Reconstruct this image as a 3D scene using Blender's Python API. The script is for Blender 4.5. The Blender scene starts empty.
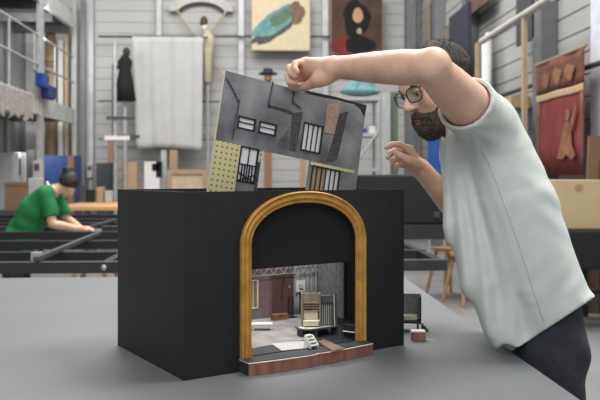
import bpy, bmesh, math, random
import numpy as np
from mathutils import Vector, Matrix, noise
random.seed(7)
C = bpy.context.scene.collection
FPX, CX, HY, CAMZ = 750.0, 300.0, 176.0, 1.31
PSI = math.atan(41/750.0)
RX = np.array([math.cos(PSI), -math.sin(PSI)]); FW = np.array([math.sin(PSI), math.cos(PSI)])

def cam(x, d, z):                      # metric camera-aligned frame -> world
    p = RX*x + FW*d
    return Vector((p[0], p[1], CAMZ+z))
def J(px, py, d):                      # picture point at a depth -> metric camera-aligned frame
    return np.array([(px-CX)/FPX*d, d, (HY-py)/FPX*d])
def W(px, py, d): return cam(*J(px, py, d))
def ray(px, py):
    v = RX*((px-CX)/FPX) + FW
    return v[0], v[1], (HY-py)/FPX
def onY(px, py, Y):
    a, b, c = ray(px, py); t = Y/b; return Vector((a*t, Y, CAMZ+c*t))
def onX(px, py, X):
    a, b, c = ray(px, py); t = X/a; return Vector((X, b*t, CAMZ+c*t))
def onZ(px, py, Z):
    a, b, c = ray(px, py); t = (Z-CAMZ)/c; return Vector((a*t, b*t, Z))

# ---------------------------------------------------------------- materials
def lin(c):
    return tuple((v/255/12.92 if v/255 <= .04045 else ((v/255+.055)/1.055)**2.4) for v in c)
MATS = {}
def mat(name, col, rough=.6, metal=0., var=.12, scale=8., bump=0., bscale=None, col2=None, stretch=(1,1,1), spec=.5, obj=True):
    if name in MATS: return MATS[name]
    m = bpy.data.materials.new(name); m.use_nodes = True; MATS[name] = m
    nt = m.node_tree; n = nt.nodes; b = n['Principled BSDF']
    b.inputs['Roughness'].default_value = rough; b.inputs['Metallic'].default_value = metal
    b.inputs['Specular IOR Level'].default_value = spec
    tc = n.new('ShaderNodeTexCoord'); mp = n.new('ShaderNodeMapping'); mp.inputs['Scale'].default_value = stretch
    nt.links.new(tc.outputs['Object'], mp.inputs['Vector'])
    tx = n.new('ShaderNodeTexNoise'); tx.inputs['Scale'].default_value = scale; tx.inputs['Detail'].default_value = 5
    nt.links.new(mp.outputs[0], tx.inputs['Vector'])
    cr = n.new('ShaderNodeValToRGB'); cr.color_ramp.elements[0].position = .3; cr.color_ramp.elements[1].position = .7
    l = lin(col); l2 = lin(col2) if col2 else tuple(min(1, v*(1+var)) for v in l)
    l1 = l if col2 else tuple(v*(1-var) for v in l)
    cr.color_ramp.elements[0].color = (*l1, 1); cr.color_ramp.elements[1].color = (*l2, 1)
    nt.links.new(tx.outputs['Fac'], cr.inputs['Fac']); nt.links.new(cr.outputs[0], b.inputs['Base Color'])
    if bump:
        t2 = n.new('ShaderNodeTexNoise'); t2.inputs['Scale'].default_value = bscale or scale*4; t2.inputs['Detail'].default_value = 4
        nt.links.new(mp.outputs[0], t2.inputs['Vector'])
        bp = n.new('ShaderNodeBump'); bp.inputs['Strength'].default_value = bump; bp.inputs['Distance'].default_value = .01
        nt.links.new(t2.outputs['Fac'], bp.inputs['Height']); nt.links.new(bp.outputs[0], b.inputs['Normal'])
    return m
def wood(name, c1, c2, scale=6, stretch=(1,1,12), rough=.55):
    m = mat(name, c1, rough, col2=c2, scale=scale, stretch=stretch, bump=.1, bscale=scale*2); return m
def glass(name, tint=(235,240,240), fac=.12):
    m = bpy.data.materials.new(name); m.use_nodes = True; nt = m.node_tree; n = nt.nodes
    for x in list(n):
        if x.type == 'BSDF_PRINCIPLED': n.remove(x)
    o = n['Material Output']; t = n.new('ShaderNodeBsdfTransparent'); t.inputs[0].default_value = (*lin(tint),1)
    g = n.new('ShaderNodeBsdfGlossy'); g.inputs['Roughness'].default_value = .05
    mx = n.new('ShaderNodeMixShader'); mx.inputs[0].default_value = fac
    nt.links.new(t.outputs[0], mx.inputs[1]); nt.links.new(g.outputs[0], mx.inputs[2]); nt.links.new(mx.outputs[0], o.inputs[0])
    return m

# ---------------------------------------------------------------- mesh builder
class MB:
    def __init__(s): s.bm = bmesh.new()
    def box(s, c, size, rot=None):
        r = bmesh.ops.create_cube(s.bm, size=1)['verts']
        bmesh.ops.scale(s.bm, vec=size, verts=r)
        if rot is not None: bmesh.ops.rotate(s.bm, cent=(0,0,0), matrix=(Matrix.Rotation(rot,3,'Z') if isinstance(rot,(int,float)) else rot), verts=r)
        bmesh.ops.translate(s.bm, vec=c, verts=r); return s
    def span(s, a, b):
        a = Vector(a); b = Vector(b)
        return s.box((a+b)/2, [max(abs(x),1e-4) for x in (b-a)])
    def beam(s, p, q, w, h, up=(0,0,1)):
        p = Vector(p); q = Vector(q); d = (q-p); L = d.length; d.normalize()
        u = Vector(up)
        if abs(d.dot(u)) > .98: u = Vector((0,1,0))
        y = u.cross(d).normalized(); z = d.cross(y)
        return s.box((p+q)/2, (L,w,h), Matrix((d,y,z)).transposed())
    def tube(s, pts, r, n=8, r1=None, closed=False):
        pts = [Vector(p) for p in pts]; N = len(pts); rings = []
        ref = None
        for i,p in enumerate(pts):
            a = pts[(i-1)%N] if (closed or i>0) else p; b = pts[(i+1)%N] if (closed or i<N-1) else p
            d = (b-a).normalized()
            if ref is None: ref = Vector((0,0,1)) if abs(d.z)<.9 else Vector((1,0,0))
            x = (ref - d*ref.dot(d)).normalized(); ref = x; y = d.cross(x)
            rr = r if r1 is None else r+(r1-r)*i/max(1,N-1)
            if isinstance(r,(list,tuple)): rr = r[i]
            rings.append([s.bm.verts.new(p+(x*math.cos(2*math.pi*k/n)+y*math.sin(2*math.pi*k/n))*rr) for k in range(n)])
        for i in range(N if closed else N-1):
            A = rings[i]; B = rings[(i+1)%N]
            for k in range(n): s.bm.faces.new((A[k],A[(k+1)%n],B[(k+1)%n],B[k]))
        if not closed:
            s.bm.faces.new(rings[0][::-1]); s.bm.faces.new(rings[-1])
        return s
    def cyl(s, p, q, r, r1=None, n=12): return s.tube([p,q], r, n, r if r1 is None else r1)
    def prism(s, poly, t, mp):          # poly 2d, extruded from 0 to t; mp maps (a,b,c)->xyz
        lo = [s.bm.verts.new(mp(a,b,0)) for a,b in poly]; hi = [s.bm.verts.new(mp(a,b,t)) for a,b in poly]
        n = len(poly)
        s.bm.faces.new(lo[::-1]); s.bm.faces.new(hi)
        for i in range(n): s.bm.faces.new((lo[i],lo[(i+1)%n],hi[(i+1)%n],hi[i]))
        return s
    def lathe(s, prof, c=(0,0,0), n=16):
        c = Vector(c); rings = []
        for r,z in prof: rings.append([s.bm.verts.new(c+Vector((r*math.cos(2*math.pi*k/n), r*math.sin(2*math.pi*k/n), z))) for k in range(n)])
        for A,B in zip(rings,rings[1:]):
            for k in range(n): s.bm.faces.new((A[k],A[(k+1)%n],B[(k+1)%n],B[k]))
        s.bm.faces.new(rings[0][::-1]); s.bm.faces.new(rings[-1]); return s
    def ball(s, c, r, sub=2):
        if isinstance(r,(int,float)): r = (r,r,r)
        v = bmesh.ops.create_icosphere(s.bm, subdivisions=sub, radius=1)['verts']
        bmesh.ops.scale(s.bm, vec=r, verts=v); bmesh.ops.translate(s.bm, vec=c, verts=v); return s
    def grid(s, f, nu, nv, thick=0):    # f(a,b)->xyz, a,b in 0..1, sheet of some thickness
        g = [[s.bm.verts.new(f(i/nu,j/nv)) for j in range(nv+1)] for i in range(nu+1)]
        for i in range(nu):
            for j in range(nv): s.bm.faces.new((g[i][j],g[i+1][j],g[i+1][j+1],g[i][j+1]))
        return s
    def build(s, name, m, parent=None, smooth=False, bevel=0, solid=0):
        bmesh.ops.recalc_face_normals(s.bm, faces=s.bm.faces)
        me = bpy.data.meshes.new(name); s.bm.to_mesh(me); s.bm.free()
        me.materials.append(m)
        if smooth:
            for p in me.polygons: p.use_smooth = True
        o = bpy.data.objects.new(name, me); C.objects.link(o)
        if parent is not None: o.parent = parent
        if solid:
            md = o.modifiers.new('s','SOLIDIFY'); md.thickness = solid; md.offset = 0
        if bevel:
            md = o.modifiers.new('b','BEVEL'); md.width = bevel; md.segments = 2; md.limit_method = 'ANGLE'
        return o
def tag(o, label, cat, group=None, kind=None):
    o['label'] = label; o['category'] = cat
    if group: o['group'] = group
    if kind: o['kind'] = kind
    return o
def thing(name, label, cat, loc=(0,0,0), rotz=0, group=None):
    o = bpy.data.objects.new(name, None); C.objects.link(o); o.location = loc; o.rotation_euler = (0,0,rotz)
    return tag(o, label, cat, group)
def struct(o): o['kind'] = 'structure'; return o
def recenter(o):                       # put a one-mesh thing's origin at its base
    me = o.data; n = len(me.vertices); a = np.empty(n*3, np.float32); me.vertices.foreach_get('co', a); a = a.reshape(-1,3)
    c = np.array([(a[:,0].min()+a[:,0].max())/2, (a[:,1].min()+a[:,1].max())/2, a[:,2].min()])
    me.vertices.foreach_set('co', (a-c).ravel()); o.location = Vector(c); me.update(); return o

# ---------------------------------------------------------------- signed distance modelling
class SDF:
    def __init__(s, lo, hi, h):
        s.lo = np.array(lo, float); s.h = h
        s.n = np.ceil((np.array(hi)-s.lo)/h).astype(int)+1
        s.F = np.full(s.n, .5, np.float32)
    def _sl(s, lo, hi):
        a = np.clip(np.floor((np.array(lo)-s.lo)/s.h).astype(int), 0, s.n); b = np.clip(np.ceil((np.array(hi)-s.lo)/s.h).astype(int)+1, 0, s.n)
        if (b<=a).any(): return None, None
        sl = tuple(slice(x,y) for x,y in zip(a,b))
        g = [ (s.lo[i]+s.h*np.arange(a[i],b[i])).astype(np.float32) for i in range(3)]
        return sl, np.meshgrid(*g, indexing='ij', sparse=True)
    def put(s, sl, d, k, op):
        f = s.F[sl]
        if op == 'sub': d = -d
        if op == 'add':
            if k > 0:
                q = np.maximum(k-np.abs(f-d), 0)/k; s.F[sl] = np.minimum(f,d)-q*q*k*.25
            else: s.F[sl] = np.minimum(f,d)
        else:
            if k > 0:
                q = np.maximum(k-np.abs(f-d), 0)/k; s.F[sl] = np.maximum(f,d)+q*q*k*.25
            else: s.F[sl] = np.maximum(f,d)
    def cone(s, p, q, r0, r1, k=.01, op='add', plane=None):
        p = np.array(p,float); q = np.array(q,float); m = max(r0,r1)+k+6*s.h
        sl, g = s._sl(np.minimum(p,q)-m, np.maximum(p,q)+m)
        if sl is None: return
        ba = q-p; L = float(ba@ba)+1e-12
        t = np.clip(((g[0]-p[0])*ba[0]+(g[1]-p[1])*ba[1]+(g[2]-p[2])*ba[2])/L, 0, 1)
        d = np.sqrt((g[0]-p[0]-t*ba[0])**2+(g[1]-p[1]-t*ba[1])**2+(g[2]-p[2]-t*ba[2])**2)-(r0+(r1-r0)*t)
        if plane is not None:
            o, nn = plane; d = np.maximum(d, (g[0]-o[0])*nn[0]+(g[1]-o[1])*nn[1]+(g[2]-o[2])*nn[2])
        s.put(sl, d.astype(np.float32), k, op)
    def group(s, cones, k_in=0., k=.01, op='add'):     # several tapered limbs first joined with one another, then to the rest
        P = np.array([c[0] for c in cones]+[c[1] for c in cones],float); m = max(max(c[2],c[3]) for c in cones)+k+6*s.h
        sl, g = s._sl(P.min(0)-m, P.max(0)+m)
        if sl is None: return
        D = None
        for p,q,r0,r1 in cones:
            p = np.array(p,float); q = np.array(q,float); ba = q-p; L = float(ba@ba)+1e-12
            t = np.clip(((g[0]-p[0])*ba[0]+(g[1]-p[1])*ba[1]+(g[2]-p[2])*ba[2])/L, 0, 1)
            d = (np.sqrt((g[0]-p[0]-t*ba[0])**2+(g[1]-p[1]-t*ba[1])**2+(g[2]-p[2]-t*ba[2])**2)-(r0+(r1-r0)*t)).astype(np.float32)
            if D is None: D = d
            elif k_in > 0:
                q_ = np.maximum(k_in-np.abs(D-d),0)/k_in; D = np.minimum(D,d)-q_*q_*k_in*.25
            else: D = np.minimum(D,d)
        s.put(sl, D, k, op)
    def chain(s, pts, rs, k=.01, op='add'):
        s.group([(pts[i],pts[i+1],rs[i],rs[i+1]) for i in range(len(pts)-1)], 0., k, op)
    def columns(s, pts, rs, seps, lat, k=.01, op='add'):   # a trunk: left, middle and right columns under one skin
        lat = np.array(lat); c = []
        for i in range(len(pts)-1):
            for w in (-1,-.5,0,.5,1): c.append((pts[i]+lat*w*seps[i],pts[i+1]+lat*w*seps[i+1],rs[i],rs[i+1]))
        s.group(c, 0., k, op)
    def ell(s, c, r, R=None, k=.01, op='add', cut=None):
        c = np.array(c,float); r = np.array(r,float); m = r.max()+k+6*s.h
        sl, g = s._sl(c-m, c+m)
        if sl is None: return
        x,y,z = g[0]-c[0], g[1]-c[1], g[2]-c[2]
        if R is not None: x,y,z = [R[0][i]*x+R[1][i]*y+R[2][i]*z for i in range(3)]   # columns of R are the local axes
        k0 = np.sqrt((x/r[0])**2+(y/r[1])**2+(z/r[2])**2); k1 = np.sqrt((x/r[0]**2)**2+(y/r[1]**2)**2+(z/r[2]**2)**2)+1e-9
        d = k0*(k0-1)/k1
        if cut is not None: d = np.maximum(d, cut(x,y,z))
        s.put(sl, d.astype(np.float32), k, op)
    def plane(s, o, n, k=.0):           # keep the side the normal points away from
        sl, g = s._sl(s.lo, s.lo+s.h*s.n)
        d = (g[0]-o[0])*n[0]+(g[1]-o[1])*n[1]+(g[2]-o[2])*n[2]
        s.put(sl, d.astype(np.float32)*np.ones(1,np.float32), k, 'int')
    def coords(s):
        return [ (s.lo[i]+s.h*np.arange(s.n[i])).astype(np.float32) for i in range(3)]
    def mesh(s, name, m, parent=None, tf=None, smooth_it=0):
        F = s.F; I = F < 0
        cnt = np.zeros(np.array(F.shape)-1, np.int8)
        sh = [(a,b,c) for a in (0,1) for b in (0,1) for c in (0,1)]
        v = lambda A,o: A[o[0]:A.shape[0]-1+o[0], o[1]:A.shape[1]-1+o[1], o[2]:A.shape[2]-1+o[2]]
        for o in sh: cnt += v(I,o)
        act = np.argwhere((cnt>0)&(cnt<8)); idx = -np.ones(cnt.shape, np.int32); idx[tuple(act.T)] = np.arange(len(act))
        acc = np.zeros((len(act),3)); num = np.zeros(len(act))
        val = {o: F[act[:,0]+o[0],act[:,1]+o[1],act[:,2]+o[2]] for o in sh}
        for o in sh:
            for ax in range(3):
                if o[ax]: continue
                o2 = tuple(1 if i==ax else o[i] for i in range(3)); a = val[o]; b = val[o2]; cr = (a<0)!=(b<0)
                t = np.where(cr, a/np.where(a==b,1,a-b), 0); pt = np.tile(np.array(o,float),(len(act),1)); pt[:,ax] = t
                acc[cr] += pt[cr]; num[cr] += 1
        P = (act+acc/num[:,None])*s.h+s.lo
        faces = []
        for ax in range(3):
            a = [slice(1,-1)]*3; a[ax] = slice(0,-1); b = list(a); b[ax] = slice(1,None)
            A = I[tuple(a)]; B = I[tuple(b)]
            for flip,(M) in ((0,A&~B),(1,~A&B)):
                e = np.argwhere(M)
                if not len(e): continue
                e = e+1; e[:,ax] -= 1
                o1,o2 = [i for i in range(3) if i!=ax]
                qs = []
                for da,db in ((-1,-1),(0,-1),(0,0),(-1,0)):
                    c = e.copy(); c[:,o1] += da; c[:,o2] += db; qs.append(idx[tuple(c.T)])
                q = np.stack(qs,1)
                if flip ^ (ax==1): q = q[:,::-1]
                faces.append(q)
        q = np.concatenate(faces); q = q[(q>=0).all(1)]
        for _ in range(smooth_it):
            S = np.zeros_like(P); n_ = np.zeros(len(P))
            for i in range(4):
                a_, b_ = q[:,i], q[:,(i+1)%4]
                for k in range(3): S[:,k] += np.bincount(a_, P[b_,k], len(P))+np.bincount(b_, P[a_,k], len(P))
                n_ += np.bincount(a_, minlength=len(P))+np.bincount(b_, minlength=len(P))
            P = P*.5+.5*S/np.maximum(n_,1)[:,None]
        s.P = P
        if tf == 'cam': Wd = np.stack([P[:,0]*RX[0]+P[:,1]*FW[0], P[:,0]*RX[1]+P[:,1]*FW[1], P[:,2]+CAMZ],1)
        else: Wd = P
        me = bpy.data.meshes.new(name)
        me.vertices.add(len(Wd)); me.vertices.foreach_set('co', Wd.astype(np.float32).ravel())
        me.loops.add(q.size); me.loops.foreach_set('vertex_index', q.astype(np.int32).ravel())
        me.polygons.add(len(q)); me.polygons.foreach_set('loop_start', np.arange(0,q.size,4,dtype=np.int32))
        me.update(calc_edges=True); me.validate()
        me.polygons.foreach_set('use_smooth', np.ones(len(me.polygons),bool))
        me.materials.append(m)
        o = bpy.data.objects.new(name, me); C.objects.link(o)
        if parent is not None:
            o.parent = parent
            o.matrix_parent_inverse = Matrix.Translation(-Vector(parent.location))
        return o
# ---------------------------------------------------------------- the gray work table
TZ = .90
m_table = mat('table_gray', (106,108,110), .55, var=.05, scale=3, bump=.05, bscale=60)
m_dark = mat('black_paint', (22,23,25), .6, var=.25, scale=12, bump=.08, bscale=120)
m_darker = mat('black_cloth', (17,18,20), .9, var=.2, scale=30, bump=.15, bscale=300)
xr0 = onZ(581,400,TZ); xr1 = onZ(404,277,TZ)
tr = (xr0.x+xr1.x)/2; TF = onZ(60,277.5,TZ).y
tb = thing('work_table', 'large gray topped work table under the black theatre model', 'table', ((tr-2.1)/2, (TF+.55)/2, 0))
ox, oy = tb.location.x, tb.location.y
MB().span((-2.1-ox,.55-oy,TZ-.032),(tr-ox,TF-oy,TZ)).build('table_top', m_table, tb, bevel=.002)
m_steel = mat('gray_steel', (95,97,98), .45, .6)
for x in (-1.9,tr-.28):
    for y in (.85,TF-.3): MB().box((x-ox,y-oy,(TZ-.034)/2),(.06,.06,TZ-.034)).build('leg', m_steel, tb, bevel=.004)
for y in (.85,TF-.30): MB().span((-1.9-ox,y-.02-oy,TZ-.12),(tr-.3-ox,y+.02-oy,TZ-.034)).build('apron_rail', m_steel, tb)

# ---------------------------------------------------------------- theatre model box
BA = math.atan2(.551,.835)-PSI
B0 = cam(-.232,1.5,-.41); B0.z = TZ
BW, BD, BH = .58, .381, .378
def B(u,v,w=0):
    return B0+Vector((u*math.cos(BA)-v*math.sin(BA), u*math.sin(BA)+v*math.cos(BA), w))
def face(px,py,v=0.):                  # picture point on a plane parallel to the box front
    a,b,c = ray(px,py); nx,ny = -math.sin(BA), math.cos(BA)
    o = B(0,v); t = (o.x*nx+o.y*ny)/(a*nx+b*ny); p = Vector((a*t,b*t,CAMZ+c*t))-B0
    return (p.x*math.cos(BA)+p.y*math.sin(BA), p.z)
def onfl(px,py,w):
    p = onZ(px,py,TZ+w)-B0
    return (p.x*math.cos(BA)+p.y*math.sin(BA), -p.x*math.sin(BA)+p.y*math.cos(BA))
box = thing('theatre_model_box', 'big open-topped black model theatre box with a gold arched front', 'model box', B0, BA)
AC, AO, AI, ASP = .2915, .164, .140, .262
def arch(hw, top, n=40, e=2.1):
    pts = []
    for i in range(n+1):
        t = math.pi*(1-i/n); c,s_ = math.cos(t), math.sin(t)
        pts.append((AC+hw*math.copysign(abs(c)**(2/e),c), ASP+(top-ASP)*abs(s_)**(2/e)))
    return pts
T = .008
hole = [(AC-AI-.006,0)]+arch(AI+.006,.356)+[(AC+AI+.006,0)]
poly = [(0,0)]+hole+[(BW,0),(BW,BH),(0,BH)]
MB().prism(poly,T,lambda a,b,c:(a,c,b)).build('front_panel', m_dark, box)
MB().span((0,T,0),(T,BD,BH)).build('side_panel', m_dark, box)
MB().span((BW-T,T,0),(BW,BD,BH)).build('side_panel', m_dark, box)
MB().span((T,BD-T,0),(BW-T,BD,BH)).build('back_panel', m_dark, box)
# gold moulded arch: a stepped profile swept round the opening
path = [(AC-.152,.028+i*(ASP-.028)/8) for i in range(8)]+arch(.152,.364,48)+[(AC+.152,ASP-(i+1)*(ASP-.028)/8) for i in range(8)]
prof = [(-.0125,.0),(-.0125,.010),(-.0105,.0125),(-.008,.011),(-.0065,.008),(-.003,.0075),(-.001,.0095),(.002,.010),(.0045,.0085),(.006,.0055),(.009,.005),(.0105,.007),(.0125,.006),(.0125,0)]
m_gold = mat('gold_paint', (192,142,64), .45, .2, var=.2, scale=40, bump=.15, bscale=200)
mb = MB(); rings = []
for i,(a,b) in enumerate(path):
    p0 = path[max(0,i-1)]; p1 = path[min(len(path)-1,i+1)]; dx,dz = p1[0]-p0[0],p1[1]-p0[1]; L = math.hypot(dx,dz); nx,nz = -dz/L, dx/L
    rings.append([mb.bm.verts.new((a+nx*o, -h, b+nz*o)) for o,h in [(-o_,h_) for o_,h_ in prof]])
for A_,B_ in zip(rings,rings[1:]):
    for k in range(len(prof)-1): mb.bm.faces.new((A_[k],A_[k+1],B_[k+1],B_[k]))
    mb.bm.faces.new((A_[-1],A_[0],B_[0],B_[-1]))
mb.bm.faces.new(rings[0]); mb.bm.faces.new(rings[-1][::-1])
ar = mb.build('proscenium_arch', m_gold, box); ar['label'] = 'gold moulded arch around the stage opening'
# house curtain
c0 = face(250.5,267.5,.02)[1]
mb = MB(); mb.span((AC-AI-.02,.016,c0-.004),(AC+AI+.02,.02,.374)); mb.build('house_curtain', m_darker, box)
# stage floor and apron
SF = .028
m_stage = mat('stage_black', (40,43,48), .7, var=.2, scale=30)
MB().span((T,T,0),(BW-T,BD-T,SF)).build('stage_floor', m_stage, box)
def fr(u):                             # front edge of the apron
    t = (u-.125)/(.4525-.125); return -.036-.012*4*t*(1-t)
L_ = [(.1254+i*(.292-.1254)/10) for i in range(11)]; R_ = [.300+i*(.4525-.300)/8 for i in range(9)]
edge = [(u,fr(u)-.004) for u in L_]; edge[-1] = (.290,fr(.29)+.000)
edge += [(.2935,fr(.2935)+.003),(.297,fr(.297)+.003)]+[(u,fr(u)) for u in R_]
ap = [(.1254,0)]+edge+[(.4525,0)]
MB().prism(ap,SF-.003,lambda a,b,c:(a,b,c)).build('apron', m_stage, box)
m_red = wood('red_brown_wood', (116,76,64), (150,106,92), 60, (1,1,.15))
m_cream = mat('cream_edge', (222,205,180), .6)
mb = MB()
def off(pts,o):
    r = []
    for i,(a,b) in enumerate(pts):
        p0=pts[max(0,i-1)]; p1=pts[min(len(pts)-1,i+1)]; dx,dy=p1[0]-p0[0],p1[1]-p0[1]; l=math.hypot(dx,dy); r.append((a+dy/l*o,b-dx/l*o))
    return r
e2 = off(edge,.0022)
mb.prism(edge+e2[::-1],SF-.004,lambda a,b,c:(a,b,c+.0005)); f_ = mb.build('apron_fascia', m_red, box); f_['label'] = 'reddish brown wooden front of the apron'
e3 = off(edge,.003)
mb = MB(); mb.prism([(.1254,0)]+e3+[(.4525,0)],.0015,lambda a,b,c:(a,b,c+SF-.0029)); mb.build('apron_nosing', m_cream, box)
mb = MB(); mb.prism([(.1262,0)]+off(edge,-.0005)+[(.4517,0)],.0014,lambda a,b,c:(a,b,c+SF-.0013)); mb.build('apron_cover', m_stage, box)
# ---- floor cloths on the stage
def fpoly(pts,w=SF): return [onfl(x,y,w) for x,y in pts]
def lay(name,pts,z,t,m,label,cat,group=None):
    P = fpoly(pts); cx = sum(p[0] for p in P)/len(P); cy = sum(p[1] for p in P)/len(P)
    mb = MB(); mb.prism([(a-cx,b-cy) for a,b in P],t,lambda a,b,c:(a,b,c)); o = mb.build(name,m)
    o.location = B(cx,cy,z); o.rotation_euler = (0,0,BA); return tag(o,label,cat,group)
m_gcloth = mat('gray_floorcloth', (118,116,117), .8, col2=(156,152,150), scale=22, bump=.3, bscale=200)
P = [onfl(*p,SF) for p in ((243,347.5),(254,348.5),(263,346.5),(271,345.5))]
pl = P+[(.30,.06),(.345,.075),(.40,.12),(.46,.2),(.54,.28),(.54,.355),(.03,.355),(.03,.1),(.16,.075)]
cx,cy = .3,.2
mb = MB(); mb.prism([(a-cx,b-cy) for a,b in pl],.0008,lambda a,b,c:(a,b,c)); o = mb.build('stage_floorcloth',m_gcloth)
o.location = B(cx,cy,SF); o.rotation_euler=(0,0,BA); tag(o,'pale gray floor cloth covering the model stage','floor cloth')
# quilted rug with a raised grid
rp = fpoly([(271.6,344.4),(281.5,351.2),(307,348.5),(307,341.5)]); q = [Vector((a,b,0)) for a,b in rp]; cc = sum(q,Vector())/4
rug = thing('quilted_mat','white quilted mat on the model stage floor','mat',B(cc.x,cc.y,SF+.0008),BA)
bl = lambda s_,t_: (q[0]*(1-s_)+q[1]*s_)*(1-t_)+(q[3]*(1-s_)+q[2]*s_)*t_-cc
m_white = mat('chalk_white', (226,224,218), .7, var=.06); m_wg = mat('gray_thread', (150,150,150), .8)
mb = MB(); mb.prism([(bl(*c).x,bl(*c).y) for c in ((0,0),(1,0),(1,1),(0,1))],.001,lambda a,b,c:(a,b,c)); mb.build('mat_body',mat('mat_white',(196,194,190),.8,var=.06),rug)
mb = MB()
for i in range(1,8):
    for a,b in (((i/8,0),(i/8,1)),((0,i/8),(1,i/8))):
        p,q2 = bl(*a),bl(*b); mb.beam(p+Vector((0,0,.001)),q2+Vector((0,0,.001)),.0008,.0006)
mb.build('stitching',m_wg,rug)
m_plank = wood('tan_plank',(112,86,70),(146,114,94),40,(1,1,1))
lay('wooden_walkway',[(318.5,342.5),(333,351.8),(344,348.8),(323.5,339.5)],SF+.0008,.001,m_plank,'tan wooden strip of floor running to the stage front','floor strip')
# ---- set walls at the back of the stage
m_maroon = mat('maroon_wall', (112,90,92), .75, var=.18, scale=40, bump=.2, bscale=300)
m_cool = mat('cool_gray_wall', (96,100,104), .8, var=.2, scale=30, bump=.2, bscale=300)
m_door = wood('brown_door', (74,54,52), (96,72,68), 30, (1,1,.2))
VB = .352
def uat(px,v): return face(px,300,v)[0]
ua, ub, uc, ud = uat(240,VB), uat(269.5,VB), uat(293.5,VB), BW-T-.002
HW = .20
# left flat with window hole
lf = thing('maroon_set_wall','maroon miniature wall with a small window, left side of stage','set wall',B(ua,VB,SF+.001),BA)
w0,w1 = uat(249,VB)-ua, uat(257.5,VB)-ua; z0,z1 = face(253,308.5,VB)[1]-SF, face(253,281,VB)[1]-SF
mb = MB(); Wd = ub-ua
mb.span((0,0,0),(w0,.004,HW)).span((w1,0,0),(Wd,.004,HW)).span((w0,0,z1),(w1,.004,HW)).span((w0,0,0),(w1,.004,z0)); mb.build('wall_panel',m_maroon,lf)
mb = MB()
for x in (w0,w1): mb.span((x-.0015,-.002,z0),(x+.0015,.004,z1))
for z in (z0,z1): mb.span((w0,-.002,z-.0012),(w1,.004,z+.0012))
mb.span(((w0+w1)/2-.0008,.0,z0),((w0+w1)/2+.0008,.003,z1)); fo = mb.build('window_frame',m_cream,lf)
m_pane = mat('frosted_pane',(120,126,112),.3,var=.3,scale=60)
MB().span((w0,.0025,z0),(w1,.0035,z1)).build('pane',m_pane,fo)
zc = face(258,307,VB)[1]-SF
MB().span((0,-.002,0),(uat(262,VB)-ua,0,z0-.003)).build('dado',m_cool,lf)
# door flat
df = thing('door_set_wall','maroon miniature wall holding a tall dark brown door','set wall',B(ub+.0005,VB,SF+.001),BA)
d0,d1 = uat(271.2,VB)-ub, uat(292.5,VB)-ub; zt = face(283,273,VB)[1]-SF; Wd = uc-ub-.001
MB().span((0,0,0),(d0,.004,HW)).span((d1,0,0),(Wd,.004,HW)).span((d0,0,zt),(d1,.004,HW)).build('wall_panel',m_maroon,df)
dr = MB().span((d0,-.0015,0),(d1,.003,zt)).build('door',m_door,df)
mb = MB(); mid = (d0+d1)/2
for i in range(7):
    z = zt*(.84-.075*i); mb.ball((mid+.003-.0011*i+(.001 if i%2 else -.001),-.002,z),(.0036 if i==0 else .0024,.0008,.0036 if i==0 else .0032),1)
mb.build('peeling_marks',mat('near_black',(14,13,14),.8),dr)
MB().span((d0-.002,-.0025,0),(d0,.004,zt+.002)).span((d1,-.0025,0),(d1+.002,.004,zt+.002)).span((d0,-.0025,zt),(d1,.004,zt+.002)).build('door_frame',m_maroon,df)
pxu = uat(289,VB)-ub; pz = face(289,287,VB)[1]-SF
MB().span((pxu-.002,-.003,pz-.003),(pxu+.002,-.0015,pz+.003)).build('notice',m_wg,dr)
# gray draped wall
gw = thing('gray_draped_wall','pale gray draped fabric wall behind the miniature cabinet','set wall',B(uc+.001,VB,SF+.001),BA)
Wd = ud-uc-.002
mb = MB(); mb.grid(lambda a,b:(a*Wd,.003*math.sin(a*30)+.002*math.sin(a*57+b),b*HW),60,6)
mb.build('drape',mat('gray_drape',(150,154,154),.8,var=.18,scale=30,bump=.2,bscale=200),gw,True,solid=.0015)
sw = thing('gray_side_wall','speckled gray miniature side wall at the right of stage','set wall',B(BW-T-.004,.225,SF+.001),BA)
mb = MB(); mb.span((-.003,0,0),(0,VB-.225-.006,.21)); mb.build('wall_panel',mat('speckled_gray',(96,100,100),.85,col2=(132,136,134),scale=120),sw)
# truss
tv = VB-.012; tz0, tz1 = face(280,274,tv)[1], face(280,266,tv)[1]
t0, t1 = uat(248,tv), min(uat(327,tv),BW-T-.012)
m_tr = mat('truss_gray',(160,164,166),.5)
trs = thing('lighting_truss','thin gray zigzag truss across the back of the stage','truss',B((t0+t1)/2,tv,tz0),BA)
hw = (t1-t0)/2; H_ = tz1-tz0
MB().beam((-hw,0,0),(hw,0,0),.0016,.0016).build('chord',m_tr,trs); MB().beam((-hw,0,H_),(hw,0,H_),.0016,.0016).build('chord',m_tr,trs)
mb = MB(); n = 14
for i in range(n):
    a = -hw+2*hw*i/n; b = a+2*hw/n; mb.beam((a,0,0 if i%2 else H_),(b,0,H_ if i%2 else 0),.0013,.0013)
mb.build('lattice',m_tr,trs)
for x in (-hw,hw): MB().span((x-.001,-.001,SF+.001-tz0),(x+.001,.001,0)).build('post',m_cool,trs)
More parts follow.
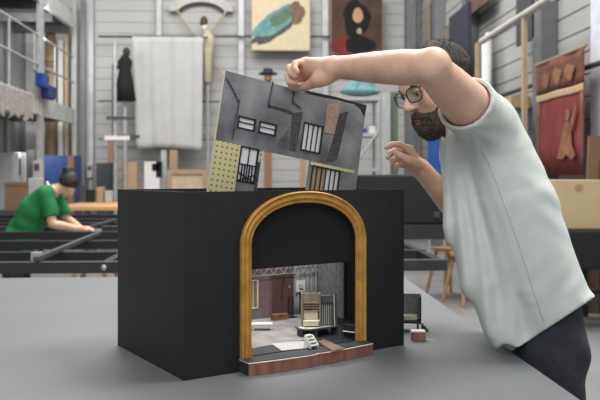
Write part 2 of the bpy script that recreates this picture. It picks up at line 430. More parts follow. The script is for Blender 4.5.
# basketball hoop
hv = VB-.008; hu = uat(300.5,hv); hz = face(300.5,286,hv)[1]
hp = thing('basketball_hoop','tiny white basketball backboard with hoop on a post','basketball hoop',B(hu,hv,SF+.001),BA)
zz = hz-SF-.001
MB().span((-.0145,-.001,zz-.016),(.0145,.001,zz+.016)).build('backboard',m_white,hp)
mb = MB()
for a,b in (((-.004,-.006),(.004,-.006)),((-.004,.003),(.004,.003)),((-.004,-.006),(-.004,.003)),((.004,-.006),(.004,.003))): mb.beam((a[0],-.0014,zz+a[1]),(b[0],-.0014,zz+b[1]),.0008,.0008)
mb.build('target_square',m_dark,hp)
mb = MB(); mb.tube([(.0055*math.cos(t)-.001,-.0075+.0055*math.sin(t),zz-.008) for t in [i*math.pi/8 for i in range(16)]],.0007,6,closed=True); mb.build('rim',m_dark,hp)
MB().span((-.001,.001,0),(.001,.003,zz+.008)).build('post',m_dark,hp)
# black clothes rail left of the cabinet
ku,kv = onfl(295,319,SF)
rk = thing('black_rack','small black ladder rack under the basketball hoop','rack',B(ku,VB-.03,SF+.001),BA)
mb = MB()
for x in (-.007,.007): mb.span((x-.001,-.001,0),(x+.001,.001,.056))
mb.build('upright',m_dark,rk)
for i in range(7): MB().beam((-.009,-.001,.008+.007*i),(.009,.001,.005+.007*i),.003,.002).build('rung',m_dark,rk)
MB().span((-.012,-.012,0),(.012,.004,.002)).build('base',m_dark,rk)
# white bench
bu,bv = onfl(262,330,SF)
bn = thing('white_bench','low white miniature bench near the left of the stage','bench',B(bu,bv,SF+.001),BA-.5)
MB().span((-.026,-.013,.0140),(.026,.013,.0160)).build('bench_top',m_white,bn)
for x in (-.022,.022):
    for y in (-.010,.010): MB().span((x-.0012,y-.0012,0),(x+.0012,y+.0012,.0140)).build('leg',m_white,bn)
for x in (-.022,.022): MB().span((x-.001,-.010,.0015),(x+.001,.010,.0035)).build('stretcher',m_white,bn)
# orange crate
m_crate = wood('orange_wood',(112,66,42),(146,94,62),30,(1,1,4))
cr_ = thing('wooden_chest','orange brown wooden chest in front of the brown door','chest',B((uat(267,VB)+uat(284,VB))/2-.012,VB-.040,SF+.001),BA-.08)
MB().span((-.022,-.009,0),(.022,.009,.0125)).build('body',m_crate,cr_,bevel=.0006)
MB().span((-.0225,-.0095,.0125),(.0225,.0095,.0150)).build('lid',m_crate,cr_,bevel=.0005)
MB().span((-.002,-.0105,.0105),(.002,-.0095,.0135)).build('clasp',m_dark,cr_)
# platform with hutch: local axes turned to the camera
PH = .020
pa = onfl(310,330,SF+PH); pb = onfl(339.5,326,SF+PH)
pang = math.atan2(pb[1]-pa[1],pb[0]-pa[0]); pw = math.hypot(pb[0]-pa[0],pb[1]-pa[1])
m_slate = mat('slate_gray',(74,78,80),.6,var=.15); m_pale = mat('pale_top',(206,204,184),.6,var=.1,scale=60)
pf = thing('cabinet_platform','dark gray raised platform carrying the tall miniature shelves','platform',B(pa[0],pa[1],SF+.001),BA+pang)
MB().prism([(0,0),(pw,0),(pw+.004,.022),(pw-.004,.050),(-.010,.050),(-.016,.022)],.003,lambda a,b,c:(a,b,PH-.0035+c)).build('platform_top',m_slate,pf)
MB().prism([(.006,.007),(pw-.004,.004),(pw-.002,.024),(pw-.006,.043),(-.006,.043),(-.009,.018)],.0006,lambda a,b,c:(a,b,PH-.0005+c)).build('top_cloth',m_pale,pf)
for x0,y0,x1,y1 in ((.018,.002,.022,.012),(pw-.005,.003,pw-.002,.03),(-.010,.02,-.007,.04)):
    MB().span((x0,y0,0),(x1,y1,PH-.0035)).build('leg',m_slate,pf)
MB().span((-.006,.040,0),(pw-.006,.043,PH-.0035)).build('back_panel',m_slate,pf)
def PL(x,y,z): 
    c,s_ = math.cos(pang),math.sin(pang); return B(pa[0]+x*c-y*s_, pa[1]+x*s_+y*c, SF+.001+z)
hang = -PSI+.07-BA; hb_ = onfl(301.5,327.5,SF+PH)
def HL(x,y,z):
    c,s_ = math.cos(hang),math.sin(hang); return B(hb_[0]+x*c-y*s_, hb_[1]+x*s_+y*c, SF+.001+z)
# shelf unit (left) and glazed cabinet (right)
m_ash = wood('weathered_wood',(128,114,100),(170,156,138),60,(1,1,.3))
hu0,hu1 = 0,.046; HH = .080
ht = thing('slatted_shelf_unit','tall weathered wooden slatted shelf unit with a white bed','shelf unit',HL(hu0,0,PH+.0002),BA+hang)
w_ = hu1-hu0
for x in (0,w_-.003): MB().span((x,0,0),(x+.003,.018,HH)).build('side_panel',m_ash,ht)
MB().span((.003,.016,0),(w_-.003,.018,HH)).build('back_panel',m_ash,ht)
MB().span((.003,.001,HH-.018),(w_-.003,.004,HH)).build('header_board',m_ash,ht)
for z in (.038,.044,.050,.056): MB().span((.003,.001,z),(w_-.003,.014,z+.0018)).build('slat',m_ash,ht)
m_ivory = mat('ivory',(226,216,190),.6,var=.05)
MB().span((.006,.0095,.0155),(w_-.006,.0115,.0365)).build('folding_bed_back',m_ivory,ht)
MB().span((.004,-.006,.012),(w_-.003,.014,.0155)).build('folding_bed_seat',m_ivory,ht,bevel=.0008)
MB().span((.004,-.004,.003),(w_-.005,-.002,.012)).build('bed_front',m_ivory,ht)
cb0,cb1 = hu1+.001,hu1+.033
gc = thing('striped_cabinet','gray miniature cabinet with pale vertical stripes and slanted side','cabinet',HL(cb0,0,PH+.0002),BA+hang)
w_ = cb1-cb0
MB().span((0,.014,0),(w_,.016,HH-.006)).build('back_panel',m_slate,gc)
MB().span((0,.002,HH-.022),(w_,.014,HH-.006)).build('top_box',m_slate,gc)
m_mint = mat('pale_mint',(170,182,168),.6)
for i in range(5): MB().span((.003+i*.0052,.0125,.002),(.0052+i*.0052,.0138,HH-.023)).build('stripe',m_mint,gc)
MB().beam((w_,.008,0),(w_,.008,HH-.003),.014,.0015,up=(0,1,0)).build('side_panel',m_slate,gc)
MB().beam((w_+.001,.001,0),(w_-.001,.001,HH-.002),.002,.002).build('edge_strip',m_pale,gc)
# stairs
su,sv = onfl(313.5,348.5,SF)
st = thing('white_steps','tiny white flight of steps at the front of the stage','steps',B(su,sv,SF+.002),BA+.02)
st.scale = (1.15,1.15,1.15)
for i in range(4): MB().span((-.0095+.001*i,-.004+.0055*i,.0055*(i+1)-.0015),(.0095-.001*i,.0035+.0055*i,.0055*(i+1))).build('tread',m_white,st)
for x in (-.0095,.008): MB().prism([(-.004,0),(.018,0),(.018,.021),(.013,.021),(-.004,.0055)],.0014,lambda a,b,c:(x+c,a,b)).build('stringer',m_white,st)
for i in range(4): MB().span((-.008,.003+.0055*i,.0055*i),(.008,.0036+.0055*i,.0055*(i+1)-.0015)).build('riser',m_white,st)
# upright piano
pu,pv = onfl(352,341,SF)
pn = thing('upright_piano','tiny black upright piano with white keys beside right arch leg','piano',B(.441,.030,SF+.001),BA-1.15)
MB().span((-.018,-.001,0),(.018,.010,.030)).build('case',m_dark,pn,bevel=.0005)
MB().span((-.018,-.012,.012),(.018,-.001,.015)).build('keybed',m_dark,pn)
MB().span((-.016,-.0115,.015),(.016,-.004,.0158)).build('keys',m_white,pn)
for x in (-.0165,.0165): MB().span((x-.0012,-.011,0),(x+.0012,-.009,.012)).build('leg',m_dark,pn)
# ---- pieces right of the box
p = onZ(411,328,TZ)
sb = thing('miniature_set_booth','small dark open-sided scenery booth standing right of the box','set piece',(p.x-.014,p.y-.02,TZ),BA-.75)
H_=.093; m_mid = mat('mid_gray',(134,134,130),.7,var=.2,scale=60)
MB().span((-.045,.02,.028),(.035,.023,H_)).build('back_panel',m_mid,sb)
MB().span((.033,-.028,.02),(.037,.023,H_)).build('side_panel',m_dark,sb)
MB().span((-.05,-.03,.022),(.037,.023,.027)).build('deck',m_dark,sb)
MB().span((-.045,-.012,.027),(.026,.018,.040)).build('cushion',m_ivory,sb,bevel=.002)
MB().span((.025,-.02,.0),(.03,.02,.022)).build('leg',m_dark,sb); MB().span((-.05,-.02,.0),(-.04,.02,.022)).build('leg',m_dark,sb)
for i in range(3): MB().span((.037+.006*i,-.02,0),(.043+.006*i,.0,.018-.006*i)).build('step',m_dark,sb)
p = onZ(419,341,TZ)
bk = thing('wooden_block','small red brown wooden block with a white top','wooden block',(p.x,p.y+.012,TZ),BA-.55)
MB().span((-.017,-.011,0),(.017,.011,.021)).build('body',m_red,bk,bevel=.0008)
MB().span((-.0175,-.0115,.021),(.0175,.0115,.0245)).build('white_top',m_white,bk,bevel=.0008)
MB().tube([(.0175,-.004,.004),(.024,-.008,.002),(.030,-.006,.0012),(.036,-.010,.0012)],.0011,6).build('wire',m_white,bk)
MB().tube([(-.0175,-.004,.022),(-.021,-.007,.016),(-.020,-.006,.010)],.0011,6).build('wire',m_white,bk)

# ---------------------------------------------------------------- the scenery flat held over the box
CT = math.radians(9.2); CV = .10
a0 = face(225.5,70.5,CV)
cw_, ch_ = .402, .30
org = (a0[0]-ch_*math.sin(CT), a0[1]-ch_*math.cos(CT))
card = thing('scenery_flat','gray painted scenery flat with little windows, held above the box','scenery flat',B(org[0],CV,org[1]),0)
card.rotation_euler = (0,CT,BA)
def ab(zx,zy):                          # picture point -> on the flat
    u,w_ = face(190+zx/2.857, 60+zy/2.857, CV); du,dw = u-org[0], w_-org[1]
    return (du*math.cos(CT)-dw*math.sin(CT), du*math.sin(CT)+dw*math.cos(CT))
m_card = mat('airbrushed_gray',(62,63,67),.7,col2=(150,151,154),scale=9,bump=.1,bscale=80)
n1 = ab(207,258); n2 = ab(343,288)
holes = [[(140,160),(187,172),(182,203),(136,192)],[(200,175),(247,187),(242,216),(197,206)],[(327,178),(380,191),(370,266),(317,257)],[(147,246),(195,257),(183,350),(133,346)],[(352,302),(430,318),(418,385),(340,380)]]
def rect(hp):
    P = [ab(*p) for p in hp]; xs = sorted(p[0] for p in P); zs = sorted(p[1] for p in P)
    return ((xs[0]+xs[1])/2,(zs[0]+zs[1])/2,(xs[2]+xs[3])/2,(zs[2]+zs[3])/2)
R5 = [rect(h) for h in holes]
# grid-cut panel: cells that are not holes, merged into one sheet with thickness
xs = sorted(set([0,cw_,n1[0],n2[0]]+[r[0] for r in R5]+[r[2] for r in R5])); zs = sorted(set([0,ch_,n1[1],n2[1]]+[r[1] for r in R5]+[r[3] for r in R5]))
def solid(x,z):
    if n1[0]<x<n2[0] and z<(n1[1]+n2[1])/2: return False
    return not any(r[0]<x<r[2] and r[1]<z<r[3] for r in R5)
mb = MB()
zn = (n1[1]+n2[1])/2; zs = sorted(set([z for z in zs if z not in (n1[1],n2[1])]+[zn]))
vs = {}
def vtx(i,j):
    if (i,j) not in vs: vs[i,j] = mb.bm.verts.new((xs[i],0,zs[j]))
    return vs[i,j]
for i in range(len(xs)-1):
    for j in range(len(zs)-1):
        if solid((xs[i]+xs[i+1])/2,(zs[j]+zs[j+1])/2): mb.bm.faces.new((vtx(i,j),vtx(i+1,j),vtx(i+1,j+1),vtx(i,j+1)))
r = bmesh.ops.extrude_face_region(mb.bm,geom=mb.bm.faces[:]); bmesh.ops.translate(mb.bm,vec=(0,.004,0),verts=[v for v in r['geom'] if isinstance(v,bmesh.types.BMVert)])
mb.build('painted_panel',m_card,card)
MB().span((-.0012,-.0003,0),(0,.0043,ch_)).build('cut_edge',m_cream,card)
m_win = mat('white_acrylic',(232,233,235),.3,var=.03); m_bar = mat('bar_black',(22,22,24),.6)
def winbars(r,nv,hz,name='window',pane=m_win):
    x0,z0,x1,z1 = r; mb = MB(); t=.0016
    for x in (x0,x1): mb.span((x-t,-.0015,z0-t),(x+t,.0055,z1+t))
    for z in (z0,z1): mb.span((x0-t,-.0015,z-t),(x1+t,.0055,z+t))
    for i in range(1,nv): x=x0+(x1-x0)*i/nv; mb.span((x-.0009,-.0012,z0),(x+.0009,.002,z1))
    for f in hz: z=z0+(z1-z0)*f; mb.span((x0,-.0012,z-.0009),(x1,.002,z+.0009))
    o = mb.build(name,m_bar,card); MB().span((x0,.0025,z0),(x1,.0038,z1)).build('pane',pane,o); return o
winbars(R5[0],1,(.55,)); winbars(R5[1],1,(.55,)); winbars(R5[2],4,())
o = winbars(R5[3],2,(.5,),'door_window'); x0,z0,x1,z1 = R5[3]
mb = MB()
for f in (.2,.36,.64,.8): x=x0+(x1-x0)*f; mb.span((x-.001,-.0014,z0),(x+.001,.002,z0+(z1-z0)*.48))
mb.beam((x0,-.002,z0),(x1,-.002,z0+(z1-z0)*.25),.002,.002).beam((x1,-.002,z0),(x0,-.002,z0+(z1-z0)*.25),.002,.002); mb.build('lower_bars',m_bar,o)
o = winbars(R5[4],6,(),'barred_window'); x0,z0,x1,z1 = R5[4]
MB().span((x0,.0018,z0),(x0+(x1-x0)*.5,.0026,z1)).build('tan_pane',mat('tan_pane',(166,140,118),.5),o)
# painted patches
m_yel = mat('polka_yellow',(198,190,140),.7,var=.06)
def dots(m):
    nt=m.node_tree; n=nt.nodes; b=n['Principled BSDF']; tc=n.new('ShaderNodeTexCoord'); mp=n.new('ShaderNodeVectorMath'); mp.operation='SCALE'; mp.inputs['Scale'].default_value=1/.0125
    fr_=n.new('ShaderNodeVectorMath'); fr_.operation='FRACTION'; sub=n.new('ShaderNodeVectorMath'); sub.operation='SUBTRACT'; sub.inputs[1].default_value=(.5,.5,.5)
    mu=n.new('ShaderNodeVectorMath'); mu.operation='MULTIPLY'; mu.inputs[1].default_value=(1,0,1); ln=n.new('ShaderNodeVectorMath'); ln.operation='LENGTH'
    lt=n.new('ShaderNodeMath'); lt.operation='LESS_THAN'; lt.inputs[1].default_value=.2
    mx=n.new('ShaderNodeMix'); mx.data_type='RGBA'; old=b.inputs['Base Color'].links[0].from_socket
    nt.links.new(tc.outputs['Object'],mp.inputs[0]); nt.links.new(mp.outputs[0],fr_.inputs[0]); nt.links.new(fr_.outputs[0],sub.inputs[0]); nt.links.new(sub.outputs[0],mu.inputs[0]); nt.links.new(mu.outputs[0],ln.inputs[0]); nt.links.new(ln.outputs['Value'],lt.inputs[0])
    nt.links.new(lt.outputs[0],mx.inputs[0]); nt.links.new(old,mx.inputs[6]); mx.inputs[7].default_value=(*lin((104,100,82)),1); nt.links.new(mx.outputs[2],b.inputs['Base Color'])
dots(m_yel)
def patch(name,pts,m,y=-.0006,lab=None):
    P=[ab(*p) for p in pts]; mb=MB(); mb.prism(P,.0006,lambda a,b,c:(a,y+c,b)); o=mb.build(name,m,card)
    if lab: o['label']=lab
    return o
px0 = ab(66,228); py0 = ab(143,243); 
MB().span((.0008,-.0008,0),(R5[3][0]-.002,0,ab(100,234)[1])).build('polka_wallpaper',m_yel,card)['label']='yellow wallpaper with dark dots'
m_tex = mat('stone_texture',(38,38,41),.9,col2=(84,84,88),scale=160,bump=.5,bscale=400)
m_tex2 = mat('pale_texture',(88,88,90),.9,col2=(132,130,128),scale=160,bump=.5,bscale=400)
MB().span((R5[3][2]+.002,-.0008,0),(n1[0]-.001,0,n1[1]-.004)).build('rough_strip',m_tex,card)
patch('wallpaper_scrap',[(198,262),(207,262),(201,292),(193,290)],m_yel,-.0012)
def line(name,pts,wd,m):
    mb=MB()
    P=[ab(*p) for p in pts]
    for a,b in zip(P,P[1:]):
        n=max(1,int(math.dist(a,b)/.004))
        for i in range(n):
            p=Vector((a[0]+(b[0]-a[0])*i/n,-.0005,a[1]+(b[1]-a[1])*i/n)); q_=Vector((a[0]+(b[0]-a[0])*(i+1)/n,-.0005,a[1]+(b[1]-a[1])*(i+1)/n))
            mb.beam(p,q_,.0012,wd*random.uniform(.45,1.4))
    return mb.build(name,m,card)
line('crack',[(104,52),(122,85),(140,120),(128,180),(120,228)],.0055,m_tex)
line('crack',[(237,62),(228,100),(222,132),(258,140),(292,152)],.0065,m_tex)
line('crack',[(297,80),(292,120),(318,140)],.0055,m_tex)
patch('rough_plaster',[(246,185),(285,190),(240,250)],m_tex2)
patch('rough_plaster',[(292,152),(322,148),(303,262),(283,258)],m_tex,-.0005)
patch('rough_plaster',[(428,152),(452,148),(420,285),(390,292)],m_tex)
patch('brick_scrap',[(391,126),(431,122),(412,212),(383,207)],mat('scrap_tan',(150,126,108),.8,col2=(180,158,140),scale=120),-.0008)
patch('dark_corner',[(318,84),(420,106),(505,129),(498,164),(486,140),(470,128),(430,117),(380,106),(340,98)],mat('charcoal_spray',(34,34,37),.8,var=.3,scale=60),-.0003)
z_=ab(400,300)[1]
MB().span((n2[0]+.002,-.0012,zn-.010),(cw_-.012,0,zn-.002)).build('polka_border',m_yel,card)
# ---------------------------------------------------------------- workshop hall (axes along the room)
YB, XR, XL = 16.0, onY(420,176,16.0).x, -5.0
ZH = 8.5
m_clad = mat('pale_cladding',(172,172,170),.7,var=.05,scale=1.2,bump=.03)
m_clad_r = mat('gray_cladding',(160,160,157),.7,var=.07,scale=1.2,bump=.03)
m_conc = mat('concrete_floor',(126,126,126),.6,var=.12,scale=1.5,bump=.05)
m_galv = mat('galvanised_steel',(172,174,174),.45,.3)
m_colm = mat('gray_column',(112,115,118),.5,.2)
m_blk = mat('black_steel',(26,27,30),.5,.1,var=.2)
m_blk2 = mat('charcoal_steel',(44,46,49),.5,.1,var=.2)
m_wd = wood('raw_wood',(146,120,94),(174,150,124),8)
m_cardb = mat('cardboard',(176,150,112),.8,var=.06,scale=3)
m_cardb2 = mat('brown_cardboard',(126,100,76),.8,var=.1,scale=3)
m_off = mat('off_white',(214,213,208),.7,var=.05)
m_lgray = mat('light_gray_paint',(170,172,172),.6)
m_dgray = mat('dark_gray_paint',(64,66,70),.6)
m_blue = mat('cabinet_blue',(38,66,120),.5)
m_bright = mat('bright_blue',(30,62,140),.5)
m_rope = mat('wire_gray',(70,72,74),.5,.3)
MB().span((-8,-2,-.1),(8,YB+.3,0)).build('floor',m_conc)['kind']='structure'
def clad(name,fn,L,m,pitch=.24):
    mb = MB(); prof=[]
    z=0
    while z<ZH: prof += [(0,z),(0,z+pitch*.90),(.014,z+pitch*.93),(.014,z+pitch*.98)]; z+=pitch
    A=[mb.bm.verts.new(fn(0,d,z)) for d,z in prof]; B_=[mb.bm.verts.new(fn(L,d,z)) for d,z in prof]
    for i in range(len(prof)-1): mb.bm.faces.new((A[i],A[i+1],B_[i+1],B_[i]))
    return struct(mb.build(name,m))
clad('wall_back',lambda l,d,z:(XL+l,YB+d,z),XR-XL+.1,m_clad)
clad('wall_right',lambda l,d,z:(XR+d,l,z),YB,m_clad_r)
struct(MB().span((XL-.1,3,0),(XL,YB,ZH)).build('wall_left',mat('left_wall_gray',(158,159,157),.8,var=.1,scale=1)))
n_tr = [0]
def trim(mb,m):
    n_tr[0]+=1; return struct(mb.build('trim_%d'%n_tr[0],m))
def colY(x0,x1,m=m_galv,dep=.18):
    a,b = onY(x0,176,YB-.1).x,onY(x1,176,YB-.1).x; trim(MB().span((a,YB-dep,0),(b,YB-.01,ZH)),m)
for a,b in ((86,94),(157,162),(238.5,244),(322,328)): colY(a,b)
colY(405,414,m_colm,.3); colY(425,432,m_colm,.2)
def colX(px,w,m=m_colm,dep=.2):
    y = onX(px,176,XR-.1).y; trim(MB().span((XR-dep,y-w/2,0),(XR-.01,y+w/2,ZH)),m)
colX(438,.35); colX(470,.3); colX(545,.28)
for y in (36.5,101,139):   # horizontal rails on the back wall
    a=onY(98,y,YB-.25); b=onY(335 if y<40 else 235,y,YB-.25); trim(MB().cyl(a,b,.022,n=8),m_colm if y>40 else m_rope)
def rectY(x0,y0,x1,y1,Y):              # rectangle on a plane facing the room
    a=onY(x0,y1,Y); b=onY(x1,y0,Y); return a.x,a.z,b.x,b.z
def panelY(name,x0,y0,x1,y1,Y,t,m,label,cat,group=None,bevel=0,floor=False):
    ax,az,bx,bz=rectY(x0,y0,x1,y1,Y)
    if floor: az=0
    o=MB().span((-(bx-ax)/2,0,0),((bx-ax)/2,t,bz-az)).build(name,m,bevel=bevel); o.location=((ax+bx)/2,Y,az); return tag(o,label,cat,group)
# ---- white cloth
ax,az,bx,bz=rectY(132.5,37.5,203,149.5,YB-.62)
cl=thing('hanging_cloth','big white paint-flecked cloth hanging from a rail on the back wall','cloth',((ax+bx)/2,YB-.62,az))
w_=bx-ax; H_=bz-az
m_cloth=mat('white_cloth',(180,180,178),.9,var=.06,scale=3,bump=.1)
def spk(m):
    nt=m.node_tree;n=nt.nodes;b=n['Principled BSDF'];v=n.new('ShaderNodeTexNoise');v.inputs['Scale'].default_value=16;tc=n.new('ShaderNodeTexCoord');nt.links.new(tc.outputs['Object'],v.inputs['Vector'])
    r=n.new('ShaderNodeMath');r.operation='GREATER_THAN';r.inputs[1].default_value=.68;mx=n.new('ShaderNodeMix');mx.data_type='RGBA';old=b.inputs['Base Color'].links[0].from_socket
    nt.links.new(v.outputs['Fac'],r.inputs[0]);nt.links.new(r.outputs[0],mx.inputs[0]);nt.links.new(old,mx.inputs[6]);mx.inputs[7].default_value=(*lin((176,174,170)),1);nt.links.new(mx.outputs[2],b.inputs['Base Color'])
spk(m_cloth)
mb=MB(); mb.grid(lambda a,b:(-w_/2+w_*a+.04*(1-b)*(a-.5)*-1+.06*(1-b)*(1-a),-.03-.016*math.sin(a*21+b)*(1-b*.5)-.007*math.sin(a*43+1),H_*b+.05*math.sin(a*3.1)*(1-b)-.04*a*(1-b)),70,20); mb.build('cloth_sheet',m_cloth,cl,True,solid=.004)
MB().cyl((-w_/2-.1,.0,H_),(w_/2+.1,0,H_),.02).build('hanging_rail',m_rope,cl)
# ---- robed black costume on a stand
p=onY(124,101,YB-.95); z0=onY(124,138,YB-.95).z
rb=thing('black_costume','black robed costume figure hanging beside the white cloth','costume',(p.x,YB-.95,z0))
top=onY(124,52,YB-.95).z-z0; base=p.z-z0
mb=MB(); mb.lathe([(.02,base),(.22,base+.01),(.17,base+.35),(.12,base+.6),(.15,base+.78),(.08,base+.88),(.05,base+.92),(.02,base+.93)],(.02,0,0),14); mb.build('robe',m_darker,rb,True)
MB().ball((.05,0,top),(.075,.08,.10)).build('head',mat('dark_hood',(58,50,46),.9),rb,True)
MB().tube([(-.02,0,base+.78),(-.12,-.03,base+.66),(-.2,-.03,base+.64)],.035,8).build('sleeve',m_darker,rb,True)
MB().cyl((-.21,-.03,-z0),(-.21,-.03,base+.72),.02).build('staff',m_rope,rb)
MB().cyl((.02,0,-z0),(.02,0,base+.1),.035).build('stand',m_galv,rb)
MB().span((-.2,-.05,z0*0+.0),(.3,.05,.06)).build('shelf_bar',m_dgray,rb)
# ---- wall-mounted arch prop, crossed battens floating unsupported, and a pale figure
ax,az,bx,bz=rectY(172,-4,231,12,YB-.02)
arc=thing('mounted_arch','weathered pale arch piece high on the back wall','arch prop',((ax+bx)/2,YB-.02,az))
R_=(bx-ax)/2
mb=MB(); P=[]; n=24
o_=[(-R_*math.cos(math.pi*(.12+.76*i/n)),R_*.50*math.sin(math.pi*(.12+.76*i/n))+.05) for i in range(n+1)]; i_=[(x*.86,z-.16) for x,z in o_]
mb.prism(o_+i_[::-1],.1,lambda a,b,c:(a,-c,b)); mb.build('arch_band',mat('weathered_white',(188,184,176),.8,var=.12),arc)
mb=MB(); mb.prism([(x*.9,z-.14) for x,z in o_]+[(x*.83,z-.21) for x,z in o_][::-1],.05,lambda a,b,c:(a,-c,b)); mb.build('dark_lining',m_dgray,arc)
for s in (-1,1): MB().span((s*R_*.93-.09,-.12,-.0),(s*R_*.93+.09,0,.16)).build('bracket',m_lgray,arc)
def batten(a,b,Y,label,m=m_wd,r=.022,g=None,name='floating_batten',cat='batten'):
    p=onY(*a,Y); q=onY(*b,Y); o=Vector((min(p.x,q.x),Y,min(p.z,q.z))); ob=MB().cyl(p-o,q-o,r,n=8).build(name,m); ob.location=o; return tag(ob,label,cat,g)
m_pw=mat('pale_batten',(176,158,138),.7)
batten((176,9),(236,94),YB-.17,'thin pale wooden pole slanting down to the right below the arch',m_pw,.02)
batten((227,10),(190,62),YB-.22,'thin pale wooden pole slanting down to the left below the arch',m_pw,.02)
p=onY(203,36,YB-.40); zb=onY(204,84,YB-.40).z
fg=thing('costume_mannequin','pale slim mannequin with brown hair behind the hanging cloth','mannequin',(p.x,YB-.40,zb))
hz=onY(197,22,YB-.4).z-zb; sz=onY(197,33,YB-.4).z-zb
m_tan=mat('faded_tan',(182,172,150),.8,var=.15)
mb=MB(); mb.lathe([(.04,0),(.10,.05),(.09,.5),(.14,sz-.25),(.16,sz-.1),(.08,sz),(.05,sz+.05)],(.1,0,0),12); mb.build('torso',m_tan,fg,True)
MB().ball((0.03,0,hz-.1),(.075,.08,.11)).build('head',m_off,fg,True); MB().ball((.02,-.01,hz),(.085,.085,.13)).build('hair',mat('brown_wig',(86,66,54),.9),fg,True)
MB().cyl((.1,0,-zb),(.1,0,.02),.03).build('stand',m_galv,fg); MB().tube([(-.05,-.02,sz-.08),(-.2,-.04,sz-.16),(-.3,-.04,sz-.12)],.045,8).build('arm',m_tan,fg,True)
# ---- paintings
def blotch(mb,pts,y,n=0,t=.004): mb.prism(pts,t,lambda a,b,c:(a,y-c,b)); return mb
def painting(name,x0,y0,x1,y1,Y,base,label,cat='painting',fw=0):
    ax,az,bx,bz=rectY(x0,y0,x1,y1,Y); t=thing(name,label,cat,((ax+bx)/2,Y,az)); w_,h_=bx-ax,bz-az
    MB().span((-w_/2,-.03,0),(w_/2,0,h_)).build('canvas',base,t)
    MB().span((-w_/2-.015,-.025,-.015),(w_/2+.015,.02,h_+.015)).build('stretcher_frame',m_wd,t)
    return t,w_,h_
t,w_,h_=painting('abstract_painting',252,-6,309.5,50,YB-.3,mat('cream_canvas',(206,190,158),.8,var=.06),'cream painting with a loose teal and brown sweep of colour')
def blob(t,name,m,c,r,y=-.034,seed=0,wob=.12,rot=0):
    rn=random.Random(seed); ph_=[rn.uniform(0,6.28) for _ in range(4)]; pts=[]
    for i in range(40):
        a=2*math.pi*i/40; k=1+wob*(math.sin(3*a+ph_[0])+.6*math.sin(5*a+ph_[1])+.4*math.sin(9*a+ph_[2])); x,z=r[0]*k*math.cos(a),r[1]*k*math.sin(a)
        pts.append((c[0]+x*math.cos(rot)-z*math.sin(rot),c[1]+x*math.sin(rot)+z*math.cos(rot)))
    mb=MB(); mb.prism(pts,.004,lambda a,b,c_:(a,y-c_,b)); return mb.build(name,m,t)
blob(t,'dark_streak',m_dgray,(-.16*w_,.28*h_),(.40*w_,.09*h_),-.034,1,.14,.45)
blob(t,'teal_sweep',mat('teal_paint',(74,128,138),.8,col2=(120,160,150),scale=9),(-.10*w_,.50*h_),(.44*w_,.17*h_),-.038,2,.08,.62)
blob(t,'green_sweep',mat('green_paint',(104,128,88),.8,col2=(60,92,104),scale=14),(.04*w_,.60*h_),(.30*w_,.10*h_),-.042,3,.12,.6)
blob(t,'brown_sweep',mat('brown_paint',(136,104,78),.8,col2=(96,76,64),scale=14),(.28*w_,.66*h_),(.12*w_,.2*h_),-.046,4,.12,.0)
t,w_,h_=painting('dark_painting',331,-8,382,52,YB-.3,mat('brown_canvas',(58,42,34),.8,col2=(84,60,46),scale=3),'dark brown painting of a vague dark haired sitter in red')
blob(t,'red_drape',mat('red_paint',(128,40,30),.8,col2=(96,34,28),scale=6),(-.28*w_,.10*h_),(.22*w_,.16*h_),-.034,6,.06)
blob(t,'dark_coat',m_darker,(.06*w_,.12*h_),(.3*w_,.14*h_),-.036,7,.06)
blob(t,'dark_hair',m_darker,(-.01*w_,.55*h_),(.26*w_,.30*h_),-.040,8,.08)
blob(t,'pale_oval',mat('pale_flesh',(176,140,116),.8),(.02*w_,.60*h_),(.10*w_,.125*h_),-.046,9,.03)
blob(t,'pale_collar',mat('dull_lace',(158,146,132),.8),(.05*w_,.34*h_),(.05*w_,.05*h_),-.046,10,.08)
# ---- small hatted portrait cut-out and teal heap
p=onY(268,84,YB-.5)
cu=thing('hatted_bust','small bust with a wide dark hat above the scenery flat','bust',(p.x,YB-.5,p.z-.3))
MB().lathe([(.05,0),(.10,.0),(.09,.1),(.13,.22),(.07,.32),(.05,.36)],(0,0,0),12).build('shoulders',m_dgray,cu,True); MB().ball((0,-.02,.44),(.085,.09,.11)).build('face',mat('pale_flesh',(176,140,116)),cu,True); MB().lathe([(.02,.5),(.2,.5),(.2,.52),(.11,.55),(.09,.62),(.02,.63)],(0,0,0),14).build('hat',mat('navy_felt',(40,44,66),.9),cu,True)
MB().cyl((0,0,-(p.z-.3)),(0,0,.02),.03).build('pole',m_galv,cu)
# ---- white tube rack with teal drapery
Yr=11.0
ax,az,bx,bz=rectY(338,97,379,205,Yr)
rk=thing('tube_rack','tall white tube rack behind the scenery flat and the hand','rack',((ax+bx)/2,Yr,0))
w_=bx-ax
for x in (-w_/2,w_/2):
    for y in (0,.5): MB().cyl((x,y,0),(x,y,bz),.02).build('post',m_lgray,rk)
for z in (bz,onY(350,133,Yr).z,onY(350,168,Yr).z): MB().span((-w_/2-.02,-.02,z-.05),(w_/2+.02,.52,z)).build('shelf',m_lgray,rk)
MB().cyl((-.1,-.02,onY(350,168,Yr).z),(w_/2,-.02,bz-.5),.014).build('brace',m_lgray,rk)
SB=SDF((-.45,-.25,-.05),(.45,.25,.5),.014)
SB.ell((0,0,.04),(.28,.15,.07),None,.03)
for i in range(16):
    r=random.Random(i); a=2*math.pi*i/16+r.uniform(-.2,.2); tx=r.uniform(-.05,.08)
    SB.chain([(tx,0,.27),(tx+.11*math.cos(a),.06*math.sin(a),.17),(.27*math.cos(a),.14*math.sin(a),.045)],[.035,.035,.03],.035)
SB.cone((.0,0,.2),(.03,0,.29),.07,.035,.05)
td=SB.mesh('teal_drapery',mat('teal_cloth',(66,108,116),.8,col2=(112,148,150),scale=5,bump=.3),None,None,2)
